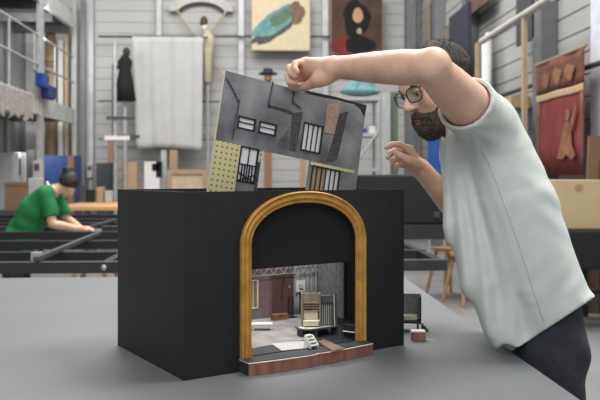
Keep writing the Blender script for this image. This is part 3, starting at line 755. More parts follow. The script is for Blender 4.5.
td.location=((ax+bx)/2+.05,Yr+.24,bz+.06); tag(td,'crumpled teal and pale cloth heaped on top of the white tube rack','cloth')
zs_=onY(350,133,Yr).z
for i,(px,m,l,hh) in enumerate(((364,m_bright,'small blue box on the middle shelf of the tube rack',.08),(373,m_off,'small white box on the middle shelf of the tube rack',.11))):
    x=onY(px,133,Yr).x; o=MB().span((-.05,-.1,.002),(.05,.1,hh)).build('storage_box',m,bevel=.004); o.location=(x,Yr+.2,zs_); tag(o,l,'box')
# ---- bits along the back wall, left to right
Yw=YB-1.2
def item(name,x0,y0,x1,y1,m,label,cat,Y=Yw,t=.04,floor=True): return panelY(name,x0,y0,x1,y1,Y,t,m,label,cat,floor=floor)
item('dark_board',96,163,115,200,m_dgray,'dark gray board leaning below the costume stand','board',Yw+.3)
item('plywood_board',121,162,137,200,wood('plywood',(160,130,96),(190,160,122),4),'brown plywood board standing beside the white board','board',Yw+.3)
wb=thing('white_board','white board with a black cross mark standing on the floor','board',(onY(152,176,Yw).x,Yw,0)); ax,az,bx,bz=rectY(144.5,161.5,160,200,Yw)
MB().span(((ax-bx)/2,0,0),((bx-ax)/2,.04,bz)).build('panel',m_off,wb)
zc=onY(154,167,Yw).z; mb=MB(); mb.span((.0,-.012,zc-.07),((bx-ax)/2-.01,0,zc+.07)); mb.build('black_mark',m_darker,wb); MB().span((.08,-.012,zc-.2),(.2,0,zc+.11)).build('black_mark',m_darker,wb)
wf=thing('timber_hoarding','raw timber frame with a board panel, under the white cloth','frame',(onY(187,176,Yw).x,Yw,0)); ax,az,bx,bz=rectY(168,169.5,208,205,Yw)
hw=(bx-ax)/2
MB().span((-hw,0,bz-.09),(hw,.08,bz)).build('top_rail',m_wd,wf)
for x in (-hw,hw-.09): MB().span((x,0,0),(x+.09,.08,bz-.09)).build('upright',m_wd,wf)
MB().span((-hw+.09,.03,.0),(hw-.09,.05,bz-.09)).build('board',mat('pale_board',(186,166,142),.7),wf)
item('gray_post',161,150,166.5,200,m_galv,'gray steel post standing behind the timber frame','post',Yw+.2,.08)
item('timber_post',169.5,150,177.5,200,m_wd,'tall pale timber post standing behind the timber frame','post',Yw+.4,.1)
item('carved_plank',264,150,272,200,wood('carved_brown',(120,84,56),(150,110,76),6),'brown plank seen in the gap of the scenery flat','plank',Yw,.06)
item('timber_stud',300,158,306,200,m_wd,'pale timber stud behind the barred windows of the flat','stud',Yw,.06)
for i,(a,b,m,l) in enumerate(((340,352,m_dgray,'dark board standing left of the tube rack posts'),(382,390,m_lgray,'gray leaning board right of the tube rack'),(391,398,mat('moss_green',(96,108,92),.7),'moss green leaning board behind the raised fingers'))):
    if i: item('leaning_board',a,92,b,200,m,l,'board',14.2+.1*i,.05)
# sign pole with plank
sp_=thing('sign_pole','thin pole with a white sign strip and brown plank beneath','sign pole',(onY(115,176,Yw-.3).x,Yw-.3,0))
ztop=onY(115,40,Yw-.3).z; MB().cyl((0,0,0),(0,0,ztop),.03).build('pole',m_galv,sp_)
a=onY(105,140,Yw-.3); b=onY(130,136,Yw-.3); MB().span((a.x-sp_.location.x,-.06,a.z),(b.x-sp_.location.x,-.03,b.z)).build('white_strip',m_off,sp_)
a=onY(108.5,163,Yw-.3); b=onY(114.5,141,Yw-.3); MB().span((a.x-sp_.location.x,-.08,a.z),(b.x-sp_.location.x,-.04,b.z)).build('brown_plank',m_plank,sp_)
a=onY(107,120,Yw-.3); b=onY(135,116.5,Yw-.3); MB().span((a.x-sp_.location.x,-.05,a.z),(b.x-sp_.location.x,-.03,b.z)).build('dark_bar',m_dgray,sp_)
# ---- brown table with things, far left
tz=.86; d0=onZ(80,207,tz).y; d1=d0+2.1
a=onY(50,200,d0).x; b=onY(150,200,d0).x
tt=thing('plywood_table','long plywood topped table behind the green shirted person','table',((a+b)/2,d0,0)); hw=(b-a)/2
MB().span((-hw,0,tz-.05),(hw,d1-d0,tz)).build('table_top',wood('orange_ply',(190,142,96),(212,166,120),2),tt)
for x in (-hw+.1,hw-.1):
    for y in (.1,d1-d0-.1): MB().box((x,y,(tz-.05)/2),(.08,.08,tz-.05)).build('leg',m_wd,tt)
for i,(px,hh,m,l,n,c) in enumerate(((84,.30,m_dgray,'dark gray tool case at the back of the plywood table','tool_case','case'),(91,.22,m_blk,'small black machine at the back of the plywood table','machine','machine'),(101,.26,m_wd,'small wooden crate at the back of the plywood table','wooden_crate','crate'),(109,.2,m_lgray,'light gray box at the back of the plywood table','storage_box','box'))):
    x=onY(px,190,d1-.2).x; o=MB().span((-.055,-.1,0),(.055,.1,hh)).build(n,m,bevel=.01); o.location=(x,d1-.2,tz); tag(o,l,c)
# ---- black steel frames laid flat on wooden trestles
FZ=.80
m_tl=wood('trestle_wood',(150,112,80),(186,148,112),6)
def flat_frame(name,ys,x0,x1,label,w=.05,h=.055,cross=()):
    t=thing(name,label,'steel frame',((x0+x1)/2,ys[0],FZ-h)); hw=(x1-x0)/2
    for y in ys: MB().span((-hw,y-ys[0]-w/2,0),(hw,y-ys[0]+w/2,h)).build('long_beam',m_blk2 if y==ys[0] else m_blk,t,bevel=.004)
    for x in (-hw+.03,*cross,hw-.03): MB().span((x-.025,w/2+.002,.002),(x+.025,ys[-1]-ys[0]-w/2-.002,h-.008)).build('cross_beam',m_blk,t)
    return t
ys=[onZ(60,y,FZ).y for y in (261.5,251.5,240.5,231.5)]
f1=flat_frame('steel_grid',ys,-2.6,1.15,'long black steel frame lying flat, nearest to the gray table',.06,.068,(-.2,))
d=ys[0]; 
p=onZ(36,259,FZ+.02); q=onZ(99,233,FZ+.02); MB().beam(p-f1.location,q-f1.location,.035,.025).build('diagonal_brace',m_dgray,f1)
MB().box((onZ(37,258,FZ+.01)-f1.location)+Vector((0,0,.01)),(.06,.05,.05)).build('bracket_plate',m_galv,f1)
MB().ball((onZ(105,267,FZ-.03)-f1.location)+Vector((0,-.035,0)),(.016,.01,.018)).build('round_lug',m_galv,f1)
ys2=[onZ(60,y,FZ).y for y in (226,222.5,219,214.5)]
f2=flat_frame('steel_grid',ys2,-4.2,2.3,'black steel frame lying flat behind the person in green',.12,.15)
p=onZ(91,226.5,FZ+.02); q=onZ(117,219.5,FZ+.02); MB().beam(p-f2.location,q-f2.location,.035,.025).build('diagonal_brace',m_dgray,f2)
def trestle(x,y,rot,label,zt):
    t=thing('wooden_trestle',label,'trestle',(x,y,0),rot,'trestles under the black frames')
    for s in (-1,1):
        for e in (-1,1): MB().beam((s*.28,e*.26,0),(s*.22,e*.03,zt-.06),.035,.05).build('leg',m_tl,t)
    MB().box((0,0,zt-.0315),(.7,.06,.06)).build('top_rail',m_tl,t)
    for e in (-1,1): MB().beam((-.27,e*.16,.34),(.27,e*.16,.34),.02,.05).build('stretcher',m_tl,t)
    return t
for x,y,l in ((-2.2,ys[1]+.4,'wooden trestle below the left end of the near black frame'),(-.9,ys[2]+.2,'wooden trestle under the near black frame, behind the box'),(.86,ys[1]+.3,'wooden trestle under the near black frame beside the leaning man'),(.75,ys[2]+.6,'wooden trestle further back, seen right of the black box'),(-1.8,ys2[1],'wooden trestle below the far black frame')):
    trestle(x,y,math.pi/2 if y!=ys2[1] else math.pi/2,l,FZ-.15 if y==ys2[1] else FZ-.068)
# stools
for px,py,l in ((448,296,'bare wooden stool behind the leaning man, left one'),(466,304,'bare wooden stool closest to the leaning man')):
    p=onZ(px,py,0); s_=thing('wooden_stool',l,'stool',(p.x,p.y,0),.4,'stools behind the man'); zt=.50
    MB().lathe([(.02,zt),(.17,zt),(.17,zt+.03),(.02,zt+.03)],n=16).build('seat',m_tl,s_)
    for i in range(4): a=math.pi/4+i*math.pi/2; MB().cyl((.24*math.cos(a),.24*math.sin(a),0),(.12*math.cos(a),.12*math.sin(a),zt),.018,n=8).build('leg',m_tl,s_)
# ---- tall black crate behind the box
Yc=ys2[0]+.0; ax,az,bx,bz=rectY(357,174.5,446,240,Yc)
az=FZ+.001
bc=thing('black_flight_case','tall black case standing on the far black frame behind the theatre box','case',((ax+bx)/2,Yc,az)); hw=(bx-ax)/2; bz-=az
MB().span((-hw,0,.0),(hw,.3,bz)).build('body',m_blk,bc,bevel=.02)
for z in (bz-.42,bz-.08): MB().span((.78*hw-.03,-.02,z-.03),(.78*hw+.03,0,z+.03)).build('latch',m_dgray,bc)
# ---- left gallery
GX=-3.78
gy0,gy1=6.0,15.4
zu=onX(78,34,GX).z; zl=onX(78,126,GX).z
g=thing('steel_gallery','two storey gray steel gallery along the left wall','gallery',(GX,(gy0+gy1)/2,0)); oy_=(gy0+gy1)/2
m_deck=mat('deck_under',(72,74,76),.7)
for z,n in ((zu,'upper_deck'),(zl,'lower_deck')):
    MB().span((XL-GX,gy0-oy_,z+.05),(-.02,gy1-oy_,z+.22)).build(n,m_deck,g)
    MB().span((-.02,gy0-oy_,z),(.06,gy1-oy_,z+.30)).build('fascia',mat('fascia_gray',(184,186,184),.5,.1),g)
for px in (37.5,):
    y=onX(px,176,GX).y-.0; MB().span((.0,y-oy_-.07,0),(.09,y-oy_+.07,ZH)).build('column',m_galv,g)
for y in np.linspace(gy0+.5,gy1-.2,9): MB().span((XL-GX+.02,y-oy_-.05,zu-.12),(-.03,y-oy_+.05,zu+.04)).build('joist',m_deck,g)
for z in (zl+.3+.55,zl+.3+1.05,zu+.3+.5): MB().cyl((.03,gy0-oy_,z),(.03,gy1-oy_,z),.018,n=8).build('handrail',m_lgray,g)
for y in np.linspace(gy0+.4,gy1-.1,8): MB().cyl((.03,y-oy_,zl+.28),(.03,y-oy_,zl+1.36),.014,n=8).build('baluster',m_lgray,g)
# lace valance
a=onX(-12,100,GX+.2); b=onX(37,124,GX+.2)
y0_,y1_=a.y,onX(36,120,GX+.2).y; zt=zl+.36; dz=onX(20,100,GX+.2).z
lc=thing('lace_valance','gathered pale lace cloth hung over the lower gallery edge','lace cloth',(GX+.12,(y0_+y1_)/2,zl-.22))
L_=y1_-y0_
mb=MB(); mb.grid(lambda s,b_:(.03*math.sin(s*60)*(1-b_*.6)+.02,-L_/2+L_*s,(.50)*b_+(1-b_)*(.10*abs(math.sin(s*math.pi*6)))),120,10); mb.build('lace',mat('lace_cloth',(124,120,117),.9,col2=(152,148,145),scale=20,bump=.3),lc,True,solid=.01)
# blue items on the rail
for (x0,y0,x1,y1,m,l,n,c) in ((39,75.5,45.5,86.5,m_bright,'bright blue plastic tub hung on the gallery rail','plastic_tub','tub'),(44.5,87.5,52.5,97.5,mat('navy_blue',(44,54,110),.8),'navy blue bag hung on the lower gallery rail','cloth_bag','bag')):
    a=onX(x0,y1,GX+.17); b=onX(x1,y0,GX+.17); t=thing(n,l,c,(GX+.09,(a.y+b.y)/2,a.z)); hw=abs(b.y-a.y)/2; h_=b.z-a.z
    MB().prism([(-hw*.8,0),(hw*.8,0),(hw,h_),(-hw,h_)],.14,lambda p,q,c_:(c_+.01,p,q)).build('body',m,t,bevel=.02)
    MB().tube([(.0,-hw*.6,h_),(-.05,-hw*.4,h_+.06),(-.05,hw*.4,h_+.06),(.0,hw*.6,h_)],.01,6).build('handle',m_dgray,t)
# left wall doors and posts on gallery
for i,(px0,px1,y0,y1,m) in enumerate(((14,28,30,112,m_lgray),(29.5,33,30,112,m_off))):
    a=onX(px0,y0,XL+.05); b=onX(px1,y1,XL+.05)
    d_=MB().span((XL,a.y,zl+.22),(XL+.05,b.y,zl+2.5)).build('door_%d'%(i+1),m); struct(d_)
for px,m in ((5,m_colm),(12,m_galv),(26,m_colm)):
    y=onX(px,176,XL+.12).y; trim(MB().span((XL,y-.12,0),(XL+.12,y+.12,ZH)),m)
# pipe, white panel and ducts between gallery and back wall
Yp=YB-.22
pp=thing('clad_duct','fat tan vertical duct rising by the gallery end','duct',(onY(52,176,Yp).x,Yp-.1,0))
ra=(onY(57,176,Yp).x-onY(47,176,Yp).x)/2
m_duct=mat('tan_duct',(150,128,104),.6)
MB().cyl((0,0,0),(0,0,onY(52,30,Yp).z),ra,n=14).build('duct',m_duct,pp,True)
for y in (66,72,62): MB().cyl((0,0,onY(52,y,Yp).z-.05),(0,0,onY(52,y,Yp).z),ra*1.12,n=14).build('collar',mat('brown_collar',(112,94,78),.6),pp)
for i,(x0,x1,y0,y1,m,l,n,c) in enumerate(((58,63,40,190,m_off,'tall white panel right of the tan duct','white_sheet_board','panel'),(64.5,68,30,190,m_pw,'narrow tan panel right of the tan duct','tan_board','panel'),(72,76.5,0,190,m_lgray,'light gray vertical pipe casing near the gallery end','pipe_casing','pipe casing'),(80.5,85,0,190,m_colm,'darker gray pipe casing beside the back wall corner','pipe_casing','pipe casing'))):
    item(n,x0,y0,x1,y1,m,l,c,Yp-.05*i,.1)
# below the gallery
Yg=14.2
item('blue_cabinet',42,155.5,75,230,m_blue,'dark blue steel cabinet below the gallery','cabinet',13.6,.5)
item('rust_board',67.5,156,73.5,230,mat('rust_brown',(132,98,78),.7),'narrow rusty brown panel on the front of the blue cabinet side','panel',13.5,.05)
item('gray_cabinet',-6,152.5,13,200,m_lgray,'light gray metal cabinet at the far left edge','cabinet',12.6,.3)
pd=thing('poster_door','white door-like board with a small dark poster below the gallery','board',(onY(18.5,176,13).x,13,0)); ax,az,bx,bz=rectY(13.5,152.5,26.5,205,13); hw=(bx-ax)/2
MB().span((-hw,0,0),(hw,.06,bz)).build('board',m_off,pd)
a=onY(16,175,12.9);b=onY(19,158,12.9); MB().span((a.x-pd.location.x,-.01,a.z),(b.x-pd.location.x,0,b.z)).build('poster',m_dgray,pd)
MB().span((hw-.06,-.03,0),(hw,0,bz)).build('post',m_lgray,pd)
item('dark_locker',27.5,150,35,205,m_dgray,'narrow dark gray locker beside the blue cabinet','locker',13.4,.4)
def boxlike(name,x0,y0,x1,y1,Y,z0,t,m,label,cat,mark=None):
    ax,az,bx,bz=rectY(x0,y0,x1,y1,Y); z0=az if z0 is None else z0
    th_=thing(name,label,cat,((ax+bx)/2,Y,z0)); hw=(bx-ax)/2
    MB().span((-hw,0,0),(hw,t,bz-z0)).build('body',m,th_,bevel=.01); return th_,hw,bz-z0
# control boxes on posts
for x0,y0,x1,y1,Y,l in ((32.5,160.5,41,182,12.45,'gray switch box on a post left of the blue cabinet'),(87,163.5,92,178,15.6,'gray switch box on a post right of the blue cabinet')):
    t,hw,h_=boxlike('switch_box',x0,y0,x1,y1,Y,None,.18,m_lgray,l,'switch box')
    MB().span((-hw*.6,-.01,h_*.55),(hw*.6,0,h_*.85)).build('dial_plate',m_dgray,t); MB().cyl((0,.09,-t.location.z),(0,.09,0),.04).build('post',m_galv,t)
# work bench on the far left with boxes
bx0=onY(-12,200,11).x; bx1=onY(31,200,11).x; bz_=.80
bt=thing('low_bench','low gray bench holding cardboard boxes at the far left','bench',((bx0+bx1)/2,11,0)); hw=(bx1-bx0)/2
MB().span((-hw,0,bz_-.05),(hw,.7,bz_)).build('bench_top',m_dgray,bt)
for x in (-hw+.05,hw-.05):
    for y in (.06,.64): MB().box((x,y,(bz_-.05)/2),(.07,.07,bz_-.05)).build('leg',m_dgray,bt)
t,hw,h_=boxlike('cardboard_box',4.5,182.5,26.5,196,11.1,bz_,.4,m_cardb2,'brown cardboard box at far left behind the person in green','cardboard box')
MB().span((-hw-.005,-.01,h_-.04),(hw+.005,.41,h_+.005)).build('lid',m_cardb2,t)
t,hw,h_=boxlike('metal_bin',28,178,38,196,11.15,bz_,.3,m_lgray,'pale metal bin beside the brown cardboard box','bin')
# ---- right hand wall
def panelX(name,x0,y0,x1,y1,m,label,cat,X=None,t=.04,floor=False):
    X=XR-.12 if X is None else X
    a=onX(x0,176,X); b=onX(x1,176,X); zt_=onX((x0+x1)/2,y0,X).z; zb_=0 if floor else onX((x0+x1)/2,y1,X).z
    o=MB().span((0,-abs(a.y-b.y)/2,0),(t,abs(a.y-b.y)/2,zt_-zb_)).build(name,m); o.location=(X,(a.y+b.y)/2,zb_); return tag(o,label,cat)
# tapestry
X=XR-.25
ya,yb_=onX(537,176,X).y,onX(585,176,X).y; zt=onX(560,57,X).z; zb=onX(560,175,X).z
tp=thing('red_tapestry','faded red hanging with a patterned band and an ochre figure','tapestry',(X,(ya+yb_)/2,zb)); L_=ya-yb_; H_=zt-zb
m_red2=mat('faded_red',(112,42,42),.9,col2=(138,62,56),scale=4,bump=.2); m_br=mat('tapestry_brown',(92,58,50),.9,col2=(124,76,62),scale=9); m_och=mat('ochre_figure',(150,108,76),.9,col2=(124,74,56),scale=9)
def ts(name,m,y0,y1,z0,z1,x,w=.006):
    mb=MB(); mb.grid(lambda a,b:(x+.012*math.sin((y0+(y1-y0)*a)*L_*8),L_/2-L_*(y0+(y1-y0)*a),H_*(z0+(z1-z0)*b)),24,4); return mb.build(name,m,tp,True,solid=w)
ts('red_field',m_red2,0,1,0,1,0); ts('brown_band',m_br,0,1,.72,1,-.008); ts('pale_strip',mat('pale_strip',(186,158,126),.9),.0,1,.66,.72,-.010)
ts('brown_border',m_br,0,.07,0,.66,-.008); ts('brown_border',m_br,.93,1,0,.66,-.008)
for i in range(3):
    mb=MB(); c_=.25+.25*i; pts=[(L_/2-L_*(c_+.09*math.cos(t)*(1+.2*math.sin(3*t))),H_*(.84+.07*math.sin(t)*(1+.2*math.sin(4*t)))) for t in np.linspace(0,6.28,16,endpoint=False)]; mb.prism(pts,.006,lambda a,b,c:(-.022-c,a,b)); mb.build('scroll_motif',m_och,tp)
def tb_(pts): 
    mb=MB(); mb.prism([(L_/2-L_*a,H_*b) for a,b in pts],.006,lambda a,b,c:(-.022-c,a,b)); mb.build('ochre_figure',m_och,tp)
tb_([(.5,.14),(.55,.20),(.60,.34),(.66,.42),(.72,.44),(.78,.36),(.80,.24),(.86,.16),(.80,.12),(.70,.17),(.62,.13)])
tb_([(.69,.45),(.67,.50),(.70,.545),(.745,.53),(.755,.48),(.73,.445)])
tb_([(.76,.42),(.84,.52),(.86,.60),(.88,.52),(.80,.36)])
MB().cyl((.0,-L_/2-.02,H_+.01),(.0,L_/2+.02,H_+.01),.018).build('hanging_pole',m_wd,tp)
# white pipe rail and posts
a=onX(481,42,XR-.5); b=onX(552,-3,XR-.5)
pr=thing('pipe_rail','thick pale pipe rail slanting across the right wall with posts','pipe rail',(XR-.5,(a.y+b.y)/2,0)); zz=(a.z+b.z)/2
m_pipe=mat('pale_pipe',(186,184,178),.5); m_yp=mat('yellowed_post',(170,152,120),.6)
MB().cyl((0,a.y-pr.location.y,a.z),(0,b.y-pr.location.y,b.z),.04).build('pipe',m_pipe,pr)
for px in (477.5,524.5): y=onX(px,176,XR-.5).y-pr.location.y; MB().span((-.025,y-.03,0),(.025,y+.03,zz)).build('post',m_yp,pr)
a=onX(494,97,XR-.2); trim(MB().cyl((XR-.15,5,a.z),(XR-.15,15,a.z),.03,n=8),m_rope)
for i,px in enumerate((484.5,488.5)): y=onX(px,176,XR-.2).y; o=MB().cyl((0,0,0),(0,0,3.35 if i else 3.3),.045,n=12).build('vertical_duct',m_lgray if i else m_off,None,True); o.location=(XR-.2,y,0); tag(o,'silver vertical duct near the right wall, %s one'%('wider white' if not i else 'grayer'),'duct')
panelX('framed_picture',516,-6,534,42,m_dgray,'dark gray picture on the right wall above the pipe rail','picture',XR-.2)
panelX('hanging_picture',466,-20,487,10,mat('picture_brown',(116,84,66),.8,col2=(70,56,50),scale=3),'brown picture at the top of the right wall near the corner','picture',XR-.2)
panelX('dark_leaning_board',449,10,468,200,mat('navy_board',(46,46,60),.7),'dark navy board leaning on the wall above the man’s head','board',XR-.45,.05,True)
panelX('brown_leaning_board',446,26,450,200,m_cardb2,'narrow brown board at the edge of the dark navy board','board',XR-.4,.05,True)
panelX('patterned_hanging',424,6,431.5,90,mat('patterned_tan',(150,138,122),.8,col2=(112,104,96),scale=12),'faded patterned panel by the corner columns','panel',XR-.2)
for i,(a,b,l) in enumerate(((511,518,'leaning glass sheet behind the man’s back, left one'),(519,527,'leaning glass sheet behind the man’s back, next to the tapestry'))):
    o=panelX('glass_sheet',a,108+i*3,b,190,glass('sheet_glass%d'%i,(190,205,210),.2),l,'glass sheet',XR-.3,.012,True)
panelX('tan_box',500,98,511,110,m_cardb,'small tan box on the wall shelf behind the man’s back','box',XR-.3,.25)
sh2=panelX('wall_shelf',497,110,514,111.5,m_dgray,'dark wall shelf behind the man’s back','shelf',XR-.32,.3)
# big boxes, bottom right
t=thing('cardboard_carton','big plain tan carton behind the man’s back','cardboard box',(0,0,0)); Yk=6.3
ax,az,bx,bz=rectY(555,180,612,229,Yk); t.location=((ax+bx)/2,Yk,az); hw=(bx-ax)/2
MB().span((-hw,0,0),(hw,.6,bz-az)).build('carton',mat('tan_carton',(192,170,132),.7,var=.04),t,bevel=.006)
p=onY(579,188,Yk); MB().cyl((p.x-t.location.x,-.003,p.z-az),(p.x-t.location.x,.01,p.z-az),.035,n=20).build('round_stamp',mat('tan_dark',(166,142,108),.8),t)
st_=thing('black_dolly','low black steel trolley carrying the tan carton','trolley',(t.location.x,Yk,0))
MB().span((-hw-.1,-.1,az-.34),(hw+.1,.62,az-.001)).build('tray',m_blk,st_,bevel=.02)
for x in (-hw,hw): 
    for y in (0,.55): MB().cyl((x,y,0),(x,y,az-.34),.035).build('leg',m_blk2,st_)
for y in (-.05,.57): MB().span((-hw,y-.02,.28),(hw,y+.02,.33)).build('lower_rail',m_blk2,st_)
for i in range(3): MB().tube([(-hw+.1,-.1-.02*i,az-.45-.05*i),(0,-.12,az-.52-.06*i),(hw,-.11,az-.44-.05*i)],.012,6).build('cable',m_blk2,st_)
bp=thing('brown_board','brown cardboard board leaning against the white column','board',(0,0,0)); Yk2=6.2
bx0=onY(583,176,7.0).x; bx1=onY(612,176,7.0).x; zt=onY(590,136,7.0).z
bp.location=((bx0+bx1)/2,7.0,0); hw=(bx1-bx0)/2
MB().prism([(-hw,0),(hw,0),(hw,zt),(-hw+.06,zt)],.03,lambda a,b,c:(a,c,b)).build('board',m_cardb2,bp)
MB().span((-hw+.16,-.02,0),(-hw+.32,0,zt*.86)).build('dark_panel',m_dgray,bp)
a=onY(590.5,176,7.5).x; trim(MB().span((a,7.1,0),(a+.4,7.5,ZH)),mat('lavender_white',(212,214,226),.6))
ax,az,bx,bz=rectY(428,139,447,176,10.6); bs=thing('blue_screen','strong blue panel on thin legs standing behind the man’s chin','panel',((ax+bx)/2,10.6,0)); hw=(bx-ax)/2
MB().span((-hw,0,.98),(hw,.04,bz)).build('panel',mat('strong_blue',(40,84,160),.6),bs)
for x in (-hw+.03,hw-.03): MB().cyl((x,.02,0),(x,.02,.98),.015).build('leg',m_lgray,bs)
# ---------------------------------------------------------------- man leaning over the table
def unit(v): v=np.array(v,float); return v/np.linalg.norm(v)
Lv = np.array([-.25,.97,0.])
foot = cam(.60,1.80,-CAMZ); foot.z = 0
man = None
def skinmat(name,c1,c2,red):
    m = mat(name,c1,.5,col2=c2,scale=14,bump=.12,bscale=160); b=m.node_tree.nodes['Principled BSDF']
    b.inputs['Subsurface Weight'].default_value=.12; b.inputs['Subsurface Radius'].default_value=(.012,.005,.003); b.inputs['Subsurface Scale'].default_value=.5
    return m
m_skin = skinmat('light_skin',(204,158,132),(228,190,164),None)
# head frame: forward, left, up (columns) in the camera-aligned frame
th,ph,al = math.radians(25),math.radians(4),math.radians(20)
f_ = np.array([-math.cos(th)*math.cos(ph),-math.sin(th)*math.cos(ph),-math.sin(ph)]); l_ = np.array([math.sin(th),-math.cos(th),0]); u_ = np.cross(f_,l_)
Ra = np.array([[math.cos(al),0,-math.sin(al)],[0,1,0],[math.sin(al),0,math.cos(al)]])
HR = Ra@np.stack([f_,l_,u_],1); HC = J(435,84,1.93); HS = 1.0
def H(x,y,z): return HC+HS*(HR@np.array([x,y,z],float))
class HB:                               # head-sized wrapper: radii follow the head's scale
    def __init__(s,f): s.f=f
    def cone(s,p,q,a,b,k=.01,op='add'): s.f.cone(p,q,a*HS,b*HS,k,op)
    def chain(s,p,r,k=.01,op='add'): s.f.chain(p,[x*HS for x in r],k,op)
    def ell(s,c,r,R,k,op='add',cut=None): s.f.ell(c,[x*HS for x in r],R,k,op,cut)

h = .0032
body = SDF((-.06,1.36,-.55),(.76,2.30,.36),h)
shL, elL, wrL = J(485,123,1.71), J(430,67.5,1.49), J(337,67.5,1.69)
shR, elR, wrR = J(480,152,2.02), J(478,234,2.08), J(421,169,2.00)
spine = [(543,335),(536,300),(514,250),(497,200),(484,160),(474,131)]
sp = [J(x,y,1.83) for x,y in spine]; rr = [.058,.060,.082,.080,.064,.044]; sep = [.045,.05,.065,.08,.085,.08]
body.columns(sp,rr,sep,Lv,.04)
# shoulders, neck
body.cone(shL, sp[-1], .054, .05, .03); body.cone(shR, sp[-1], .054, .05, .03)
nb = sp[-1]+np.array([-.01,0,.01])
body.cone(nb+np.array([.02,0,-.01]), H(-.045,0,-.04), .056, .052, .03)
# thighs (inside the trousers)
for s,x,d in ((-1,.592,1.73),(1,.60,1.93)): body.cone(J(540,335,1.83)+np.array([0,s*.06,0]), np.array([x-.04,d,-.5]), .06, .045, .03)
# arms
def arm(sh,el,wr,r=(.056,.053,.044,.0345)):
    d=el-sh
    e=wr-el
    body.chain([sh,sh+d*.3,sh+d*.7,el,el+e*.25,el+e*.55,el+e*.85,wr],[r[0],r[1],r[2],r[3],.0375,.034,.0275,.026],.02)
arm(shL,elL,wrL); arm(shR,elR,wrR)
body.ell(elL+np.array([.01,0,.012]),(.026,.026,.026),None,.02)
# left hand
def K(*p): return J(*p)
def finger(pts,rs,k=.006): body.chain(pts,rs,k)
cd_ = 1.762
idx = [K(304,77,1.762),K(292,80.5,1.752),K(291,86.5,1.752),K(297,90.5,cd_+.012)]
midf = [K(300,71.5,1.765),K(288.5,75.5,1.742),K(289.5,82,1.722),K(295.5,82.5,1.716)]
rng = [K(301,65.5,1.755),K(289.5,68,1.727),K(291.5,74,1.708),K(295.5,76.5,1.706)]
pky = [K(306,61.5,1.742),K(295,63.5,1.715),K(294.5,69,1.702),K(297.5,72,1.700)]
wl = wrL
for a,r in ((K(304,76,1.76),.0135),(K(301,70.5,1.758),.0135),(K(302,65.5,1.748),.0135),(K(307,63,1.738),.0125)):
    body.cone(wl+np.array([-.012,0,0]), a, .019, r, .012)
finger(idx,[.0105,.0092,.0082,.0072]); finger(midf,[.0108,.0095,.0085,.0075]); finger(rng,[.0105,.0090,.0082,.0072]); finger(pky,[.0095,.0080,.0072,.0064])
body.chain([K(331,74,1.692),K(317,81,1.700),K(307,86,1.722),K(298,88.5,1.748)],[.017,.0145,.0105,.0085],.009)
body.ell(K(322,79,1.695),(.022,.016,.014),None,.015)
# right hand
wr = wrR
for a,r in ((K(410,150,1.985),.0125),(K(408,155,2.005),.0125),(K(408,161,2.02),.012),(K(410,167,2.03),.011)):
    body.cone(wr+np.array([-.008,0,.004]), a, .018, r, .012)
finger([K(410,149.5,1.985),K(399,144.5,1.972),K(391.5,144.5,1.968),K(386.5,147.5,1.968)],[.0102,.009,.0080,.0068])
finger([K(408,154.5,2.005),K(396,150,1.995),K(390,153.5,1.985),K(388,157.5,1.980)],[.0102,.009,.0080,.0070])
finger([K(408,161,2.02),K(397,157.5,2.008),K(392.5,160.5,1.998),K(392.5,164,1.992)],[.0098,.0086,.0078,.0068])
finger([K(410,167,2.03),K(400,164.5,2.018),K(396,166.5,2.008),K(396,169.5,2.003)],[.0085,.0076,.0068,.0060])
body.chain([K(418,165,1.975),K(409,161,1.952),K(400.5,156,1.948),K(394,151.5,1.958)],[.0155,.0125,.0098,.0076],.008)
# head
hb = HB(body)
E_ = lambda c,r,k=.012,op='add': hb.ell(H(*c),r,HR,k,op)
E_((-.014,0,.026),(.098,.074,.078)); E_((.028,0,-.028),(.062,.060,.082),.02); E_((.055,0,.02),(.035,.052,.05),.02)
for s in (-1,1):
    hb.cone(H(-.01,s*.050,-.058),H(.060,s*.018,-.100),.024,.018,.02)
    hb.cone(H(.083,s*.012,.016),H(.066,s*.044,.017),.0085,.0085,.014)
    E_((.060,s*.042,-.028),(.024,.018,.020),.02)
    E_((.090,s*.030,-.002),(.014,.017,.012),.010,'sub')
    E_((.096,s*.0115,-.033),(.010,.0075,.0072),.006)
    E_((-.008,s*.074,-.012),(.017,.008,.030),.006); E_((-.002,s*.080,-.010),(.008,.005,.017),.004,'sub')
hb.cone(H(.084,0,.008),H(.107,0,-.026),.0070,.0100,.010); E_((.106,0,-.030),(.0115,.0108,.0095),.006)
hb.cone(H(.068,0,-.104),H(.072,0,-.100),.020,.020,.015)
hb.chain([H(.083,-.022,-.068),H(.0955,0,-.0655),H(.083,.022,-.068)],[.005,.0065,.005],.005)
hb.chain([H(.081,-.020,-.078),H(.093,0,-.0785),H(.081,.020,-.078)],[.005,.0075,.005],.005)
root = foot.copy()
man = body.mesh('person', m_skin, None, 'cam', 1)
tag(man,'man in a pale gray green t-shirt leaning over the table, holding a scenery flat','person')
def tocam(fn): return lambda *a: cam(*fn(*a))
HW_ = lambda x,y,z: cam(*H(x,y,z))
# ---- t-shirt
hs = .0040
sh_ = SDF((.24,1.44,-.46),(.76,2.24,.34),hs)
sspine = [(572,366),(551,330),(527,290),(511,250),(497,200),(484,155),(473,129)]
sd = 1.82; ssp = [J(x,y,sd) for x,y in sspine]
srr = [.097,.098,.098,.099,.091,.069,.046]; ssep = [.07,.07,.07,.075,.085,.09,.085]
sh_.columns(ssp,srr,ssep,Lv,.05)
